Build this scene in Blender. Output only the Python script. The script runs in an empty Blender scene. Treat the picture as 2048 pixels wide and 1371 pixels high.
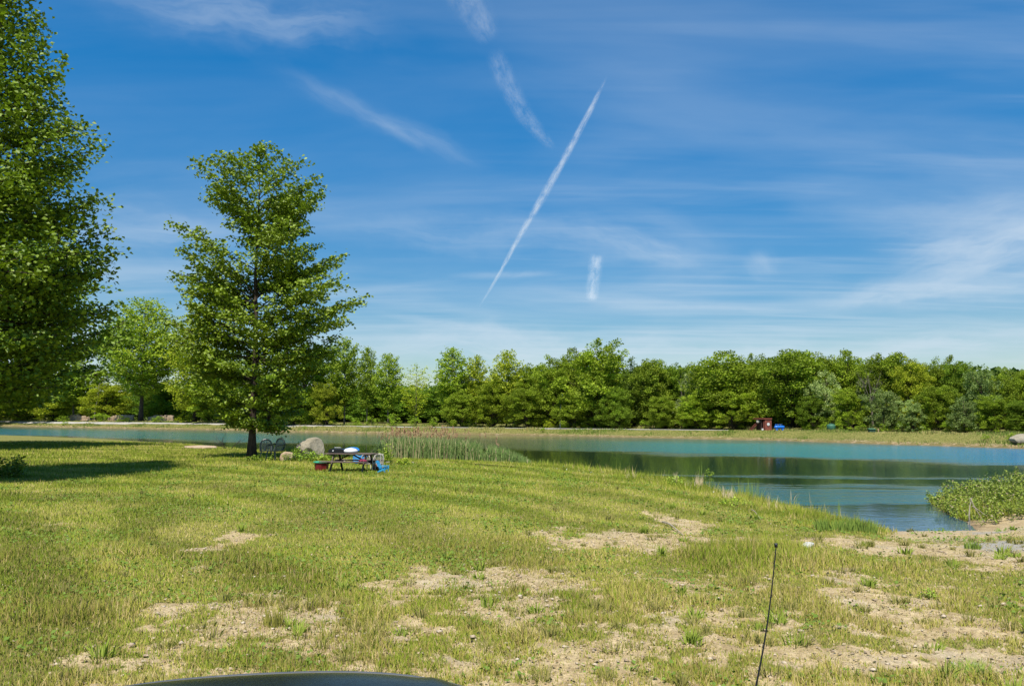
import bpy, math, random
import numpy as np
from mathutils import Vector, Matrix, Quaternion
R = math.radians
C = bpy.context.scene.collection
SC = bpy.context.scene

# ------------------------------------------------------------------ camera, world, sun
FPX, CX, CY, HORY = 1577.0, 1024.0, 685.5, 826.0
CAMZ = 2.35
PITCH = math.atan((HORY - CY) / FPX)
cam = bpy.data.cameras.new('camera'); camo = bpy.data.objects.new('camera', cam); C.objects.link(camo)
cam.sensor_width = 36.0; cam.lens = 36.0 * FPX / 2048.0
cam.clip_start = 0.05; cam.clip_end = 40000
camo.location = (0, 0, CAMZ); camo.rotation_euler = (math.pi / 2 + PITCH, 0, 0)
SC.camera = camo

SUN_EL, SUN_AZ = R(62), R(190)          # azimuth clockwise from +Y
world = bpy.data.worlds.new('World'); SC.world = world; world.use_nodes = True
NT = world.node_tree; NT.nodes.clear()

def nd(nt, typ, **kw):
    n = nt.nodes.new(typ)
    for k, v in kw.items():
        if k.startswith('_'):
            setattr(n, k[1:], v)
        else:
            key = int(k[1:]) if (k[0] == 'i' and k[1:].isdigit()) else k.replace('_', ' ')
            if isinstance(v, bpy.types.NodeSocket): nt.links.new(v, n.inputs[key])
            else: n.inputs[key].default_value = v
    return n
def mth(nt, op, a, b=None, clamp=False, c=None):
    n = nt.nodes.new('ShaderNodeMath'); n.operation = op; n.use_clamp = clamp
    for i, v in enumerate((a, b, c)):
        if v is None: continue
        if isinstance(v, bpy.types.NodeSocket): nt.links.new(v, n.inputs[i])
        else: n.inputs[i].default_value = v
    return n.outputs[0]
def mixc(nt, f, a, b, mode='MIX'):
    n = nt.nodes.new('ShaderNodeMix'); n.data_type = 'RGBA'; n.blend_type = mode
    for i, v in ((0, f), (6, a), (7, b)):
        if isinstance(v, bpy.types.NodeSocket): nt.links.new(v, n.inputs[i])
        else: n.inputs[i].default_value = v if i == 0 else (tuple(v) + (1,))[:4]
    return n.outputs[2]
def smooth(nt, v, lo, hi, a=0.0, b=1.0):
    n = nt.nodes.new('ShaderNodeMapRange'); n.interpolation_type = 'SMOOTHSTEP'
    nt.links.new(v, n.inputs[0]); n.inputs[1].default_value = lo; n.inputs[2].default_value = hi
    n.inputs[3].default_value = a; n.inputs[4].default_value = b
    return n.outputs[0]

sky = NT.nodes.new('ShaderNodeTexSky'); sky.sky_type = 'NISHITA'; sky.sun_disc = False
sky.sun_elevation = SUN_EL; sky.sun_rotation = SUN_AZ
sky.altitude = 200; sky.air_density = 1.0; sky.dust_density = 0.3; sky.ozone_density = 2.5
gam = nd(NT, 'ShaderNodeHueSaturation', Hue=0.497, Saturation=1.46, Value=1.03, Color=sky.outputs[0])
tc = NT.nodes.new('ShaderNodeTexCoord')
sep = nd(NT, 'ShaderNodeSeparateXYZ', Vector=tc.outputs['Generated'])
X, Y, Z = sep.outputs
azi = mth(NT, 'ARCTAN2', X, Y)                               # 0 ahead, + to the right
ele = mth(NT, 'ARCSINE', Z)
zz = mth(NT, 'ADD', mth(NT, 'MAXIMUM', Z, 0.0), 0.07)
px_ = mth(NT, 'DIVIDE', X, zz); py_ = mth(NT, 'DIVIDE', Y, zz)
def cirrus(rot, sx, sy, scale, lo, hi, seed, dist=0.6):
    v = nd(NT, 'ShaderNodeCombineXYZ', X=px_, Y=py_, Z=seed)
    m = nd(NT, 'ShaderNodeMapping', Vector=v.outputs[0]); m.inputs['Rotation'].default_value = (0, 0, R(rot)); m.inputs['Scale'].default_value = (sx, sy, 1)
    n = nd(NT, 'ShaderNodeTexNoise', Vector=m.outputs[0], Scale=scale, Detail=6.0, Roughness=0.5, Distortion=dist)
    return smooth(NT, n.outputs[0], lo, hi)
c1 = cirrus(20, 0.55, 0.95, 0.8, 0.45, 0.82, 3.1, 0.8)
c2 = cirrus(-40, 0.5, 1.1, 1.1, 0.45, 0.84, 9.4, 0.5)
c3 = cirrus(8, 0.5, 1.3, 0.9, 0.46, 0.85, 14.2, 1.0)
def strk(a0, e0, a1, e1, wid, seed, sc=9.0):
    """a soft streak of ice cloud between two sky directions (azimuth, elevation in degrees)"""
    a0, e0, a1, e1, wid = map(R, (a0, e0, a1, e1, wid))
    L = math.hypot(a1 - a0, e1 - e0); ux, uy = (a1 - a0) / L, (e1 - e0) / L
    da = mth(NT, 'SUBTRACT', azi, (a0 + a1) / 2); de = mth(NT, 'SUBTRACT', ele, (e0 + e1) / 2)
    al = mth(NT, 'ADD', mth(NT, 'MULTIPLY', da, ux), mth(NT, 'MULTIPLY', de, uy))
    ac0 = mth(NT, 'SUBTRACT', mth(NT, 'MULTIPLY', de, ux), mth(NT, 'MULTIPLY', da, uy))
    v = nd(NT, 'ShaderNodeCombineXYZ', X=mth(NT, 'MULTIPLY', al, 4.0), Y=mth(NT, 'MULTIPLY', ac0, 7.0), Z=seed)
    n = nd(NT, 'ShaderNodeTexNoise', Vector=v.outputs[0], Scale=1.0, Detail=5.0, Roughness=0.6)
    v2 = nd(NT, 'ShaderNodeCombineXYZ', X=mth(NT, 'MULTIPLY', al, 9.0), Y=mth(NT, 'ADD', mth(NT, 'MULTIPLY', ac0, 60.0), mth(NT, 'MULTIPLY', n.outputs[0], 5.0)), Z=seed + 30.0)
    n2 = nd(NT, 'ShaderNodeTexNoise', Vector=v2.outputs[0], Scale=1.0, Detail=5.0, Roughness=0.6)
    ac = mth(NT, 'ADD', ac0, mth(NT, 'MULTIPLY', mth(NT, 'SUBTRACT', n.outputs[0], 0.5), wid * 4.0))
    q = mth(NT, 'ADD', mth(NT, 'POWER', mth(NT, 'DIVIDE', mth(NT, 'ABSOLUTE', al), L / 2), 3.0),
            mth(NT, 'POWER', mth(NT, 'DIVIDE', mth(NT, 'ABSOLUTE', ac), wid), 2.0))
    f = mth(NT, 'POWER', 2.718, mth(NT, 'MULTIPLY', q, -1.9))
    return mth(NT, 'MULTIPLY', f, smooth(NT, n2.outputs[0], 0.30, 0.62, 0.45, 1.0))
def deg(px, py):
    dx, dz = (px - CX) / FPX, (CY - py) / FPX
    y = math.cos(PITCH) - dz * math.sin(PITCH); z = math.sin(PITCH) + dz * math.cos(PITCH)
    return math.degrees(math.atan2(dx, y)), math.degrees(math.atan2(z, math.hypot(dx, y)))
def streakpx(x0, y0, x1, y1, wpx, seed, k, sc=9.0):
    return mth(NT, 'MULTIPLY', strk(*deg(x0, y0), *deg(x1, y1), wpx / FPX * 57.3, seed, sc), k)
c4 = cirrus(62, 0.28, 2.0, 2.6, 0.42, 0.80, 21.3, 0.5)
c5 = cirrus(-62, 0.30, 2.2, 2.0, 0.45, 0.80, 27.7, 0.6)
c6 = cirrus(10, 0.8, 0.9, 0.45, 0.36, 0.62, 33.0, 0.3)
parts_ = [
    mth(NT, 'MULTIPLY', mth(NT, 'MULTIPLY', c4, 0.30), c6), mth(NT, 'MULTIPLY', mth(NT, 'MULTIPLY', c5, 0.26), c6),
    mth(NT, 'MULTIPLY', c1, smooth(NT, ele, R(7), R(24), 0.38, 0.12)), mth(NT, 'MULTIPLY', c2, smooth(NT, ele, R(7), R(26), 0.36, 0.13)), mth(NT, 'MULTIPLY', c3, smooth(NT, ele, R(2), R(20), 0.40, 0.10)),
    streakpx(1580, 605, 2150, 545, 30, 1.0, .55), streakpx(1780, 545, 2250, 440, 48, 2.0, .62),
    streakpx(1150, 455, 1420, 530, 26, 3.0, .40), streakpx(1700, 470, 2300, 400, 50, 4.0, .28),
    streakpx(180, -20, 800, 60, 46, 5.0, .30), streakpx(740, 232, 855, 300, 10, 6.0, .24),
    streakpx(560, 140, 960, 340, 26, 6.5, .22), streakpx(120, 425, 520, 500, 70, 7.0, .28),
    streakpx(900, 548, 1120, 550, 8, 8.0, .32), streakpx(740, 625, 1020, 660, 10, 9.0, .30),
    streakpx(1250, 605, 1640, 620, 9, 10.0, .25), streakpx(1330, 655, 1680, 662, 9, 10.5, .30),
    streakpx(560, 425, 1500, 480, 60, 11.0, .20), streakpx(600, 700, 1500, 705, 42, 12.0, .60, 5.0),
    streakpx(1300, 715, 2300, 690, 40, 13.0, .62, 5.0), streakpx(-300, 720, 500, 680, 60, 14.0, .45, 5.0),
    streakpx(1505, 500, 1540, 560, 24, 15.0, .25),
]
acc = None
for p in parts_:
    inv = mth(NT, 'SUBTRACT', 1.0, p, True)
    acc = inv if acc is None else mth(NT, 'MULTIPLY', acc, inv)
cl = mth(NT, 'SUBTRACT', 1.0, acc, True)
cloudcol = (4.7, 5.4, 6.1)
vs = nd(NT, 'ShaderNodeVectorMath', _operation='SCALE', i0=gam.outputs[0]); NT.links.new(smooth(NT, ele, R(0), R(28), 0.62, 1.0), vs.inputs['Scale'])
skyc = mixc(NT, mth(NT, 'MULTIPLY', cl, 0.9), vs.outputs[0], cloudcol)
bg = nd(NT, 'ShaderNodeBackground', Color=skyc, Strength=0.088)
wo = nd(NT, 'ShaderNodeOutputWorld', Surface=bg.outputs[0])

sl = bpy.data.lights.new('sun', 'SUN'); sl.energy = 3.9; sl.angle = R(0.55); sl.color = (1.0, 0.95, 0.86)
so = bpy.data.objects.new('sun', sl); C.objects.link(so)
sdir = Vector((math.sin(SUN_AZ) * math.cos(SUN_EL), math.cos(SUN_AZ) * math.cos(SUN_EL), math.sin(SUN_EL)))
so.rotation_euler = sdir.to_track_quat('Z', 'Y').to_euler(); so.location = (0, 0, 60)
SC.view_settings.view_transform = 'Standard'; SC.view_settings.look = 'None'
SC.view_settings.exposure = 0.72; SC.view_settings.gamma = 1.0
SC.cycles.max_bounces = 6; SC.cycles.transparent_max_bounces = 12
SC.cycles.sample_clamp_indirect = 4.0

# ------------------------------------------------------------------ measuring helpers
cp, sp = math.cos(PITCH), math.sin(PITCH)
def ray(px, py):
    a, b = (px - CX) / FPX, (CY - py) / FPX
    return np.array([a, cp - b * sp, sp + b * cp])
def at_z(px, py, z):
    d = ray(px, py); t = (z - CAMZ) / d[2]
    return np.array([d[0] * t, d[1] * t, z])
def at_y(px, py, Yd):
    d = ray(px, py); t = Yd / d[1]
    return np.array([d[0] * t, Yd, CAMZ + d[2] * t])
def smst(x, a, b):
    t = np.clip((x - a) / (b - a), 0, 1); return t * t * (3 - 2 * t)

rngN = np.random.RandomState(5)
_tab = rngN.rand(256, 256)
def vnoise(x, y):
    xi, yi = np.floor(x).astype(int), np.floor(y).astype(int)
    fx, fy = x - xi, y - yi
    fx, fy = fx * fx * (3 - 2 * fx), fy * fy * (3 - 2 * fy)
    g = lambda a, b: _tab[a & 255, b & 255]
    return (g(xi, yi) * (1 - fx) + g(xi + 1, yi) * fx) * (1 - fy) + (g(xi, yi + 1) * (1 - fx) + g(xi + 1, yi + 1) * fx) * fy
def fbm(x, y, o=4, s=0.0):
    v, a, t = 0.0, 1.0, 0.0
    for i in range(o):
        v = v + a * vnoise(x * 2 ** i + 17.3 * i + s, y * 2 ** i + 9.1 * i + s * 1.7); t += a; a *= 0.55
    return v / t                                              # about 0.2 .. 0.8

# ------------------------------------------------------------------ pond outline (from measured shore points)
WZ = -0.75
near_px = [(-900, 868), (-300, 871), (0, 875), (230, 882), (400, 894), (480, 903), (560, 909), (650, 916), (740, 923),
           (900, 929), (1050, 935), (1150, 944), (1250, 957), (1350, 974), (1430, 990), (1550, 1018), (1650, 1042), (1735, 1064),
           (1760, 1062), (1860, 1061), (1950, 1060), (1935, 1045), (1895, 1028), (1862, 1008), (1858, 1000), (1950, 991), (2060, 985), (2500, 975)]
far_px = [(2500, 905), (2300, 902), (2048, 897), (1900, 892), (1760, 888), (1560, 881), (1400, 878), (1060, 870), (800, 867), (600, 864), (450, 860),
          (244, 857), (0, 852), (-300, 848), (-900, 845)]
NP_ = np.array([at_z(a, b, WZ)[:2] for a, b in near_px]); FP_ = np.array([at_z(a, b, WZ)[:2] for a, b in far_px])
def subdiv(P, amp, seed):
    out = []
    rs = np.random.RandomState(seed)
    for a, b in zip(P[:-1], P[1:]):
        L = np.hypot(*(b - a)); n = int(max(1, min(14, L / 1.6)))
        nrm = np.array([-(b - a)[1], (b - a)[0]]) / L
        for i in range(n):
            o = 0 if i == 0 else rs.uniform(-1, 1) * amp * min(1, L / n)
            out.append(a + (b - a) * i / n + nrm * o)
    out.append(P[-1]); return np.array(out)
NPs, FPs = subdiv(NP_, 0.22, 1), subdiv(FP_, 0.12, 2)
POLY = np.vstack([NPs, FPs]); nNear = len(NPs)
def shore(x, y):
    """signed distance to the waterline (+ on land) and whether the nearest shore is the near one"""
    best = np.full(x.shape, 1e9); near = np.zeros(x.shape, bool); ins = np.zeros(x.shape, bool)
    n = len(POLY)
    for i in range(n):
        a, b = POLY[i], POLY[(i + 1) % n]; e = b - a; L2 = (e ** 2).sum()
        t = np.clip(((x - a[0]) * e[0] + (y - a[1]) * e[1]) / L2, 0, 1)
        d = np.hypot(x - a[0] - t * e[0], y - a[1] - t * e[1])
        m = d < best; best[m] = d[m]; near[m] = i < nNear
        if a[1] != b[1]:
            c = ((a[1] > y) != (b[1] > y)) & (x < (b[0] - a[0]) * (y - a[1]) / (b[1] - a[1]) + a[0]); ins ^= c
    return np.where(ins, -best, best), near
def height(x, y, sd=None, near=None):
    x = np.asarray(x, float); y = np.asarray(y, float)
    if sd is None: sd, near = shore(x, y)
    pe = 1024 + FPX * x / np.maximum(y, 1.0)
    bank = np.interp(pe, [-200, 200, 500, 1000, 1500, 2048], [0.55, 0.5, 0.3, 0.08, 0.22, 0.32])
    und = (fbm(x * 0.12, y * 0.12, 3) - 0.5) * 0.22 + (fbm(x * 0.7, y * 0.7, 2, 5) - 0.5) * 0.035
    pr = 1 - np.exp(-np.maximum(sd, 0) / 5.0)
    lip = 0.16 * smst(sd, 0.0, 0.5) * (1 - smst(pe, 1700, 1760) * smst(pe, 2100, 1960))
    zn = WZ + (0.75 * pr + lip * (1 - pr)) + und * smst(sd, 0, 5)
    zf = WZ + (bank - WZ) * (0.30 * smst(sd, 0, .6) + 0.70 * smst(sd, 0.4, 5.2)) + (fbm(x * .5, y * .5, 3) - .5) * .22 * smst(sd, .1, 1.2) * (1 - smst(sd, 4.0, 5.2))
    z = np.where(near, zn, zf)
    zi = WZ - np.minimum(-sd * 0.12, 2.0) - 0.02
    return np.where(sd > 0, z, zi)
def H1(x, y): return float(height(np.array([x]), np.array([y]))[0])
def gpt(px, py):
    """the ground point seen at a pixel"""
    z = 0.0
    for _ in range(12):
        p = at_z(px, py, z); z = H1(p[0], p[1])
    return np.array([p[0], p[1], z])

# bare earth: measured patches (pixel centre, pixel radii, strength)
dirt_px = [(455, 1092, 34, 24, .95), (450, 1125, 26, 10, .7), (335, 1218, 60, 18, .75), (480, 1210, 50, 16, .7), (540, 1225, 110, 34, .95), (620, 1235, 70, 36, .95), (350, 1250, 110, 16, .55),
           (430, 1290, 170, 30, .6), (620, 1275, 160, 26, .6), (240, 1330, 200, 30, .45), (1010, 1152, 170, 22, .85), (850, 1160, 90, 30, .7), (1000, 1195, 190, 20, .65),
           (1290, 1080, 135, 20, 1.0), (1190, 1078, 60, 16, .9), (1360, 1040, 60, 22, .8), (1130, 1075, 80, 26, .55), (1480, 1075, 70, 12, .6),
           (1690, 1140, 80, 18, 1.), (1740, 1180, 90, 24, 1.), (1800, 1215, 150, 26, .8), (1960, 1235, 120, 14, .5), (1800, 1290, 260, 28, .6), (1950, 1310, 160, 30, .85),
           (1900, 1086, 230, 14, 1.2), (1880, 1069, 230, 10, 1.5), (2040, 1108, 110, 20, 1.2), (1100, 1290, 330, 34, .5), (1300, 1320, 300, 28, .6), (1050, 1240, 250, 26, .45),
           (1480, 1180, 130, 26, .35), (1560, 1260, 160, 30, .45), (700, 1190, 50, 16, .4), (60, 1060, 120, 12, .3), (1600, 1330, 260, 40, .6), (1380, 1160, 80, 14, .45)]
D_ = []
for (px, py, rx, ry, s) in dirt_px:
    c = at_z(px, py, 0.0 if py > 1100 else -0.1); e = at_z(px + rx, py, c[2]); u = at_z(px, py - ry, c[2]); l = at_z(px, py + ry, c[2])
    D_.append((c[0], (u[1] + l[1]) / 2, abs(e[0] - c[0]), (u[1] - l[1]) / 2, s))
def dirt(x, y):
    nx = (fbm(x * 1.1, y * 1.1, 3, 11) - .5); ny = (fbm(x * 1.1, y * 1.1, 3, 23) - .5)
    m = np.zeros_like(x)
    for cx, cy, rx, ry, s in D_:
        q = ((x + nx * 1.1 - cx) / rx) ** 2 + ((y + ny * 1.6 - cy) / ry) ** 2
        m = np.maximum(m, s * np.exp(-q * 0.75))
    near = smst(y, 20, 8) * 0.33 * smst(x, -6.5, -2) + smst(y, 11, 7) * .12
    m = np.maximum(m, near)
    f = fbm(x * 2.6, y * 2.6, 4, 40); g = fbm(x * 9, y * 9, 3, 80)
    v = m * 1.15 + (f - .5) * 1.5 * (m > .02) * np.minimum(1, m * 2.5) + (g - .5) * 0.8 * np.minimum(1, m * 2)
    return np.clip(smst(v, 0.16, 0.80), 0, 1)
def stripes(x, y):
    # mowing passes curving round the lawn
    r = np.hypot(x + 30, y + 2) + (fbm(x * .12, y * .12, 3, 3) - .5) * 7
    s = np.sin(r * 2 * math.pi / 3.1)
    return 0.5 + 0.5 * s
# ------------------------------------------------------------------ mesh / object helpers
def np_mesh(name, V, F, col=None, smoothf=False, quads=True):
    """V (n,3), F (m,3|4) arrays"""
    me = bpy.data.meshes.new(name)
    V = np.asarray(V, np.float32); F = np.asarray(F, np.int32); k = F.shape[1]
    me.vertices.add(len(V)); me.vertices.foreach_set('co', V.ravel())
    me.loops.add(F.size); me.loops.foreach_set('vertex_index', F.ravel())
    me.polygons.add(len(F)); me.polygons.foreach_set('loop_start', np.arange(0, F.size, k, dtype=np.int32))
    me.update(calc_edges=True)
    if smoothf: me.polygons.foreach_set('use_smooth', np.ones(len(F), bool))
    if col is not None:
        a = me.color_attributes.new('Col', 'FLOAT_COLOR', 'POINT')
        c = np.ones((len(V), 4), np.float32); c[:, :3] = col; a.data.foreach_set('color', c.ravel())
    return me
def link(name, me, mat=None, parent=None, loc=None):
    o = bpy.data.objects.new(name, me); C.objects.link(o)
    if mat is not None:
        me.materials.clear(); me.materials.append(mat)
    if parent is not None: o.parent = parent
    if loc is not None: o.location = loc
    return o
def tag(o, label=None, cat=None, group=None, kind=None):
    if label: o['label'] = label
    if cat: o['category'] = cat
    if group: o['group'] = group
    if kind: o['kind'] = kind
    return o
def empty(name, loc, rz=0.0, label=None, cat=None, group=None):
    o = bpy.data.objects.new(name, None); C.objects.link(o); o.empty_display_size = .2
    o.location = loc; o.rotation_euler = (0, 0, rz)
    return tag(o, label, cat, group)
def copy_tree(o, parent=None):
    c = o.copy(); C.objects.link(c); c.parent = parent
    for ch in list(o.children): copy_tree(ch, c)
    return c
class MB:
    def __init__(s): s.v, s.f = [], []
    def box(s, c, size, M=None, bev=0.0):
        hx, hy, hz = [a / 2 for a in size]; b = min(bev, hx * .45, hy * .45, hz * .45)
        n = len(s.v)
        if b <= 0:
            P = [(i * hx, j * hy, k * hz) for i in (-1, 1) for j in (-1, 1) for k in (-1, 1)]
            F = [(0, 1, 3, 2), (4, 6, 7, 5), (0, 4, 5, 1), (2, 3, 7, 6), (0, 2, 6, 4), (1, 5, 7, 3)]
        else:
            P, idx = [], {}
            for i in (-1, 1):
                for j in (-1, 1):
                    for k in (-1, 1):
                        for ax in range(3):
                            p = [i * (hx - b), j * (hy - b), k * (hz - b)]; p[ax] += (i, j, k)[ax] * b
                            idx[(i, j, k, ax)] = len(P); P.append(tuple(p))
            F = []
            for ax in range(3):
                o1, o2 = [a for a in range(3) if a != ax]
                for sgn in (-1, 1):
                    q = []
                    for a, c2 in ((-1, -1), (1, -1), (1, 1), (-1, 1)):
                        t = [0, 0, 0]; t[ax] = sgn; t[o1] = a; t[o2] = c2; q.append(idx[(t[0], t[1], t[2], ax)])
                    F.append(tuple(q))
                    if sgn > 0:
                        for a in (-1, 1):      # edges parallel to ax
                            for c2 in (-1, 1):
                                t0 = [0, 0, 0]; t0[ax] = -1; t0[o1] = a; t0[o2] = c2; t1 = list(t0); t1[ax] = 1
                                F.append((idx[(*t0, o1)], idx[(*t1, o1)], idx[(*t1, o2)], idx[(*t0, o2)]))
            for i in (-1, 1):
                for j in (-1, 1):
                    for k in (-1, 1): F.append((idx[(i, j, k, 0)], idx[(i, j, k, 1)], idx[(i, j, k, 2)]))
        for p in P:
            w = Vector(p)
            if M is not None: w = M @ w
            s.v.append((w[0] + c[0], w[1] + c[1], w[2] + c[2]))
        s.f += [tuple(n + q for q in f) for f in F]; return s
    def bar(s, a, b, w, h, up=(0, 0, 1), bev=0.004):
        a, b = Vector(a), Vector(b); d = b - a; L = d.length; z = d.normalized(); u = Vector(up)
        if abs(z.dot(u)) > .98: u = Vector((0, 1, 0))
        x = u.cross(z).normalized(); y = z.cross(x)
        M = Matrix((x, y, z)).transposed()
        return s.box((a + b) / 2, (w, h, L), M, bev)
    def tube(s, pts, r, n=8, cap=True):
        pts = [Vector(p) for p in pts]; m = len(pts); rr = r if isinstance(r, (list, tuple)) else [r] * m
        b0 = len(s.v); x = None
        for i, p in enumerate(pts):
            d = (pts[min(i + 1, m - 1)] - pts[max(i - 1, 0)]).normalized()
            if x is None:
                x = d.cross(Vector((0, 0, 1))) if abs(d.z) < .95 else d.cross(Vector((0, 1, 0)))
            x = (x - d * x.dot(d)).normalized(); y = d.cross(x)
            for k in range(n):
                t = 2 * math.pi * k / n; q = p + (x * math.cos(t) + y * math.sin(t)) * rr[i]; s.v.append(tuple(q))
        for i in range(m - 1):
            for k in range(n):
                s.f.append((b0 + i * n + k, b0 + i * n + (k + 1) % n, b0 + (i + 1) * n + (k + 1) % n, b0 + (i + 1) * n + k))
        if cap:
            s.f.append(tuple(b0 + k for k in range(n))[::-1]); s.f.append(tuple(b0 + (m - 1) * n + k for k in range(n)))
        return s
    def lathe(s, prof, c=(0, 0, 0), n=24, M=None):
        b0 = len(s.v); m = len(prof)
        for (r, z) in prof:
            for k in range(n):
                t = 2 * math.pi * k / n; w = Vector((r * math.cos(t), r * math.sin(t), z))
                if M is not None: w = M @ w
                s.v.append((w[0] + c[0], w[1] + c[1], w[2] + c[2]))
        for i in range(m - 1):
            for k in range(n):
                s.f.append((b0 + i * n + k, b0 + i * n + (k + 1) % n, b0 + (i + 1) * n + (k + 1) % n, b0 + (i + 1) * n + k))
        s.f.append(tuple(b0 + k for k in range(n))[::-1]); s.f.append(tuple(b0 + (m - 1) * n + k for k in range(n)))
        return s
    def build(s, name, mat, parent=None, smoothf=False, loc=None):
        me = bpy.data.meshes.new(name); me.from_pydata(s.v, [], s.f); me.update()
        if smoothf: me.polygons.foreach_set('use_smooth', np.ones(len(s.f), bool))
        return link(name, me, mat, parent, loc)

# ------------------------------------------------------------------ materials
def newmat(name):
    m = bpy.data.materials.new(name); m.use_nodes = True; nt = m.node_tree; nt.nodes.clear()
    return m, nt, nt.nodes.new('ShaderNodeOutputMaterial')
def leafmat(name, trans=0.35, up=0.0, rough=0.55, spec=0.25, mul=(1, 1, 1)):
    m, nt, out = newmat(name)
    at = nd(nt, 'ShaderNodeAttribute', _attribute_name='Col')
    oi = nt.nodes.new('ShaderNodeObjectInfo')
    col = mixc(nt, 1.0, at.outputs['Color'], oi.outputs['Color'], 'MULTIPLY')
    geo = nt.nodes.new('ShaderNodeNewGeometry')
    bs = nd(nt, 'ShaderNodeBsdfPrincipled', Base_Color=col, Roughness=rough)
    bs.inputs['Specular IOR Level'].default_value = spec
    tcol = mixc(nt, 1.0, col, (1.05 * mul[0], 1.15 * mul[1], 0.55 * mul[2]), 'MULTIPLY')
    tr = nd(nt, 'ShaderNodeBsdfTranslucent', Color=tcol)
    if up > 0:
        va = nd(nt, 'ShaderNodeMix', _data_type='VECTOR'); va.inputs[0].default_value = up
        nt.links.new(geo.outputs['Normal'], va.inputs[4]); va.inputs[5].default_value = (0, 0, 1)
        nn = nd(nt, 'ShaderNodeVectorMath', _operation='NORMALIZE', i0=va.outputs[1])
        nt.links.new(nn.outputs[0], bs.inputs['Normal'])
    mx = nd(nt, 'ShaderNodeMixShader', i0=trans, i1=bs.outputs[0], i2=tr.outputs[0])
    nt.links.new(mx.outputs[0], out.inputs[0]); return m
M_leaf = leafmat('leaf', 0.27, 0.0, 0.5, 0.3)
M_leaf_far = leafmat('leaf_far', 0.42, 0.0, 0.6, 0.15)
M_grass = leafmat('grass_blade', 0.30, 0.55, 0.7, 0.12)
def simple(name, col, rough=0.6, var=0.12, scale=8.0, bump=0.0, metal=0.0, spec=0.4, col2=None, obj=True, stretch=(1, 1, 1), coat=0.0):
    m, nt, out = newmat(name)
    t = nt.nodes.new('ShaderNodeTexCoord')
    mp = nd(nt, 'ShaderNodeMapping', Vector=t.outputs['Object']); mp.inputs['Scale'].default_value = stretch
    n = nd(nt, 'ShaderNodeTexNoise', Vector=mp.outputs[0], Scale=scale, Detail=6.0, Roughness=0.65)
    c2 = col2 if col2 else tuple(max(0, c * (1 - var * 2.2)) for c in col)
    f = smooth(nt, n.outputs[0], 0.36, 0.66)
    c = mixc(nt, f, c2, col)
    bs = nd(nt, 'ShaderNodeBsdfPrincipled', Base_Color=c, Roughness=rough, Metallic=metal)
    bs.inputs['Specular IOR Level'].default_value = spec; bs.inputs['Coat Weight'].default_value = coat
    if bump > 0:
        b = nd(nt, 'ShaderNodeBump', Strength=1.0, Distance=bump, Height=n.outputs[0]); nt.links.new(b.outputs[0], bs.inputs['Normal'])
    nt.links.new(bs.outputs[0], out.inputs[0]); return m
M_bark = simple('bark', (0.10, 0.075, 0.055), 0.9, 0.25, 14, 0.03, stretch=(1, 1, .25), spec=.15)
M_bark_pale = simple('bark_pale', (0.20, 0.17, 0.13), 0.9, 0.25, 10, 0.02, stretch=(1, 1, .25), spec=.15)
M_wood = simple('weathered_wood', (0.20, 0.155, 0.12), 0.85, 0.25, 9, 0.006, stretch=(.3, 3, 3), col2=(0.07, 0.05, 0.04), spec=.2)
M_wooddark = simple('dark_wood', (0.055, 0.036, 0.026), 0.85, 0.25, 9, 0.004, spec=.2)

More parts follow.
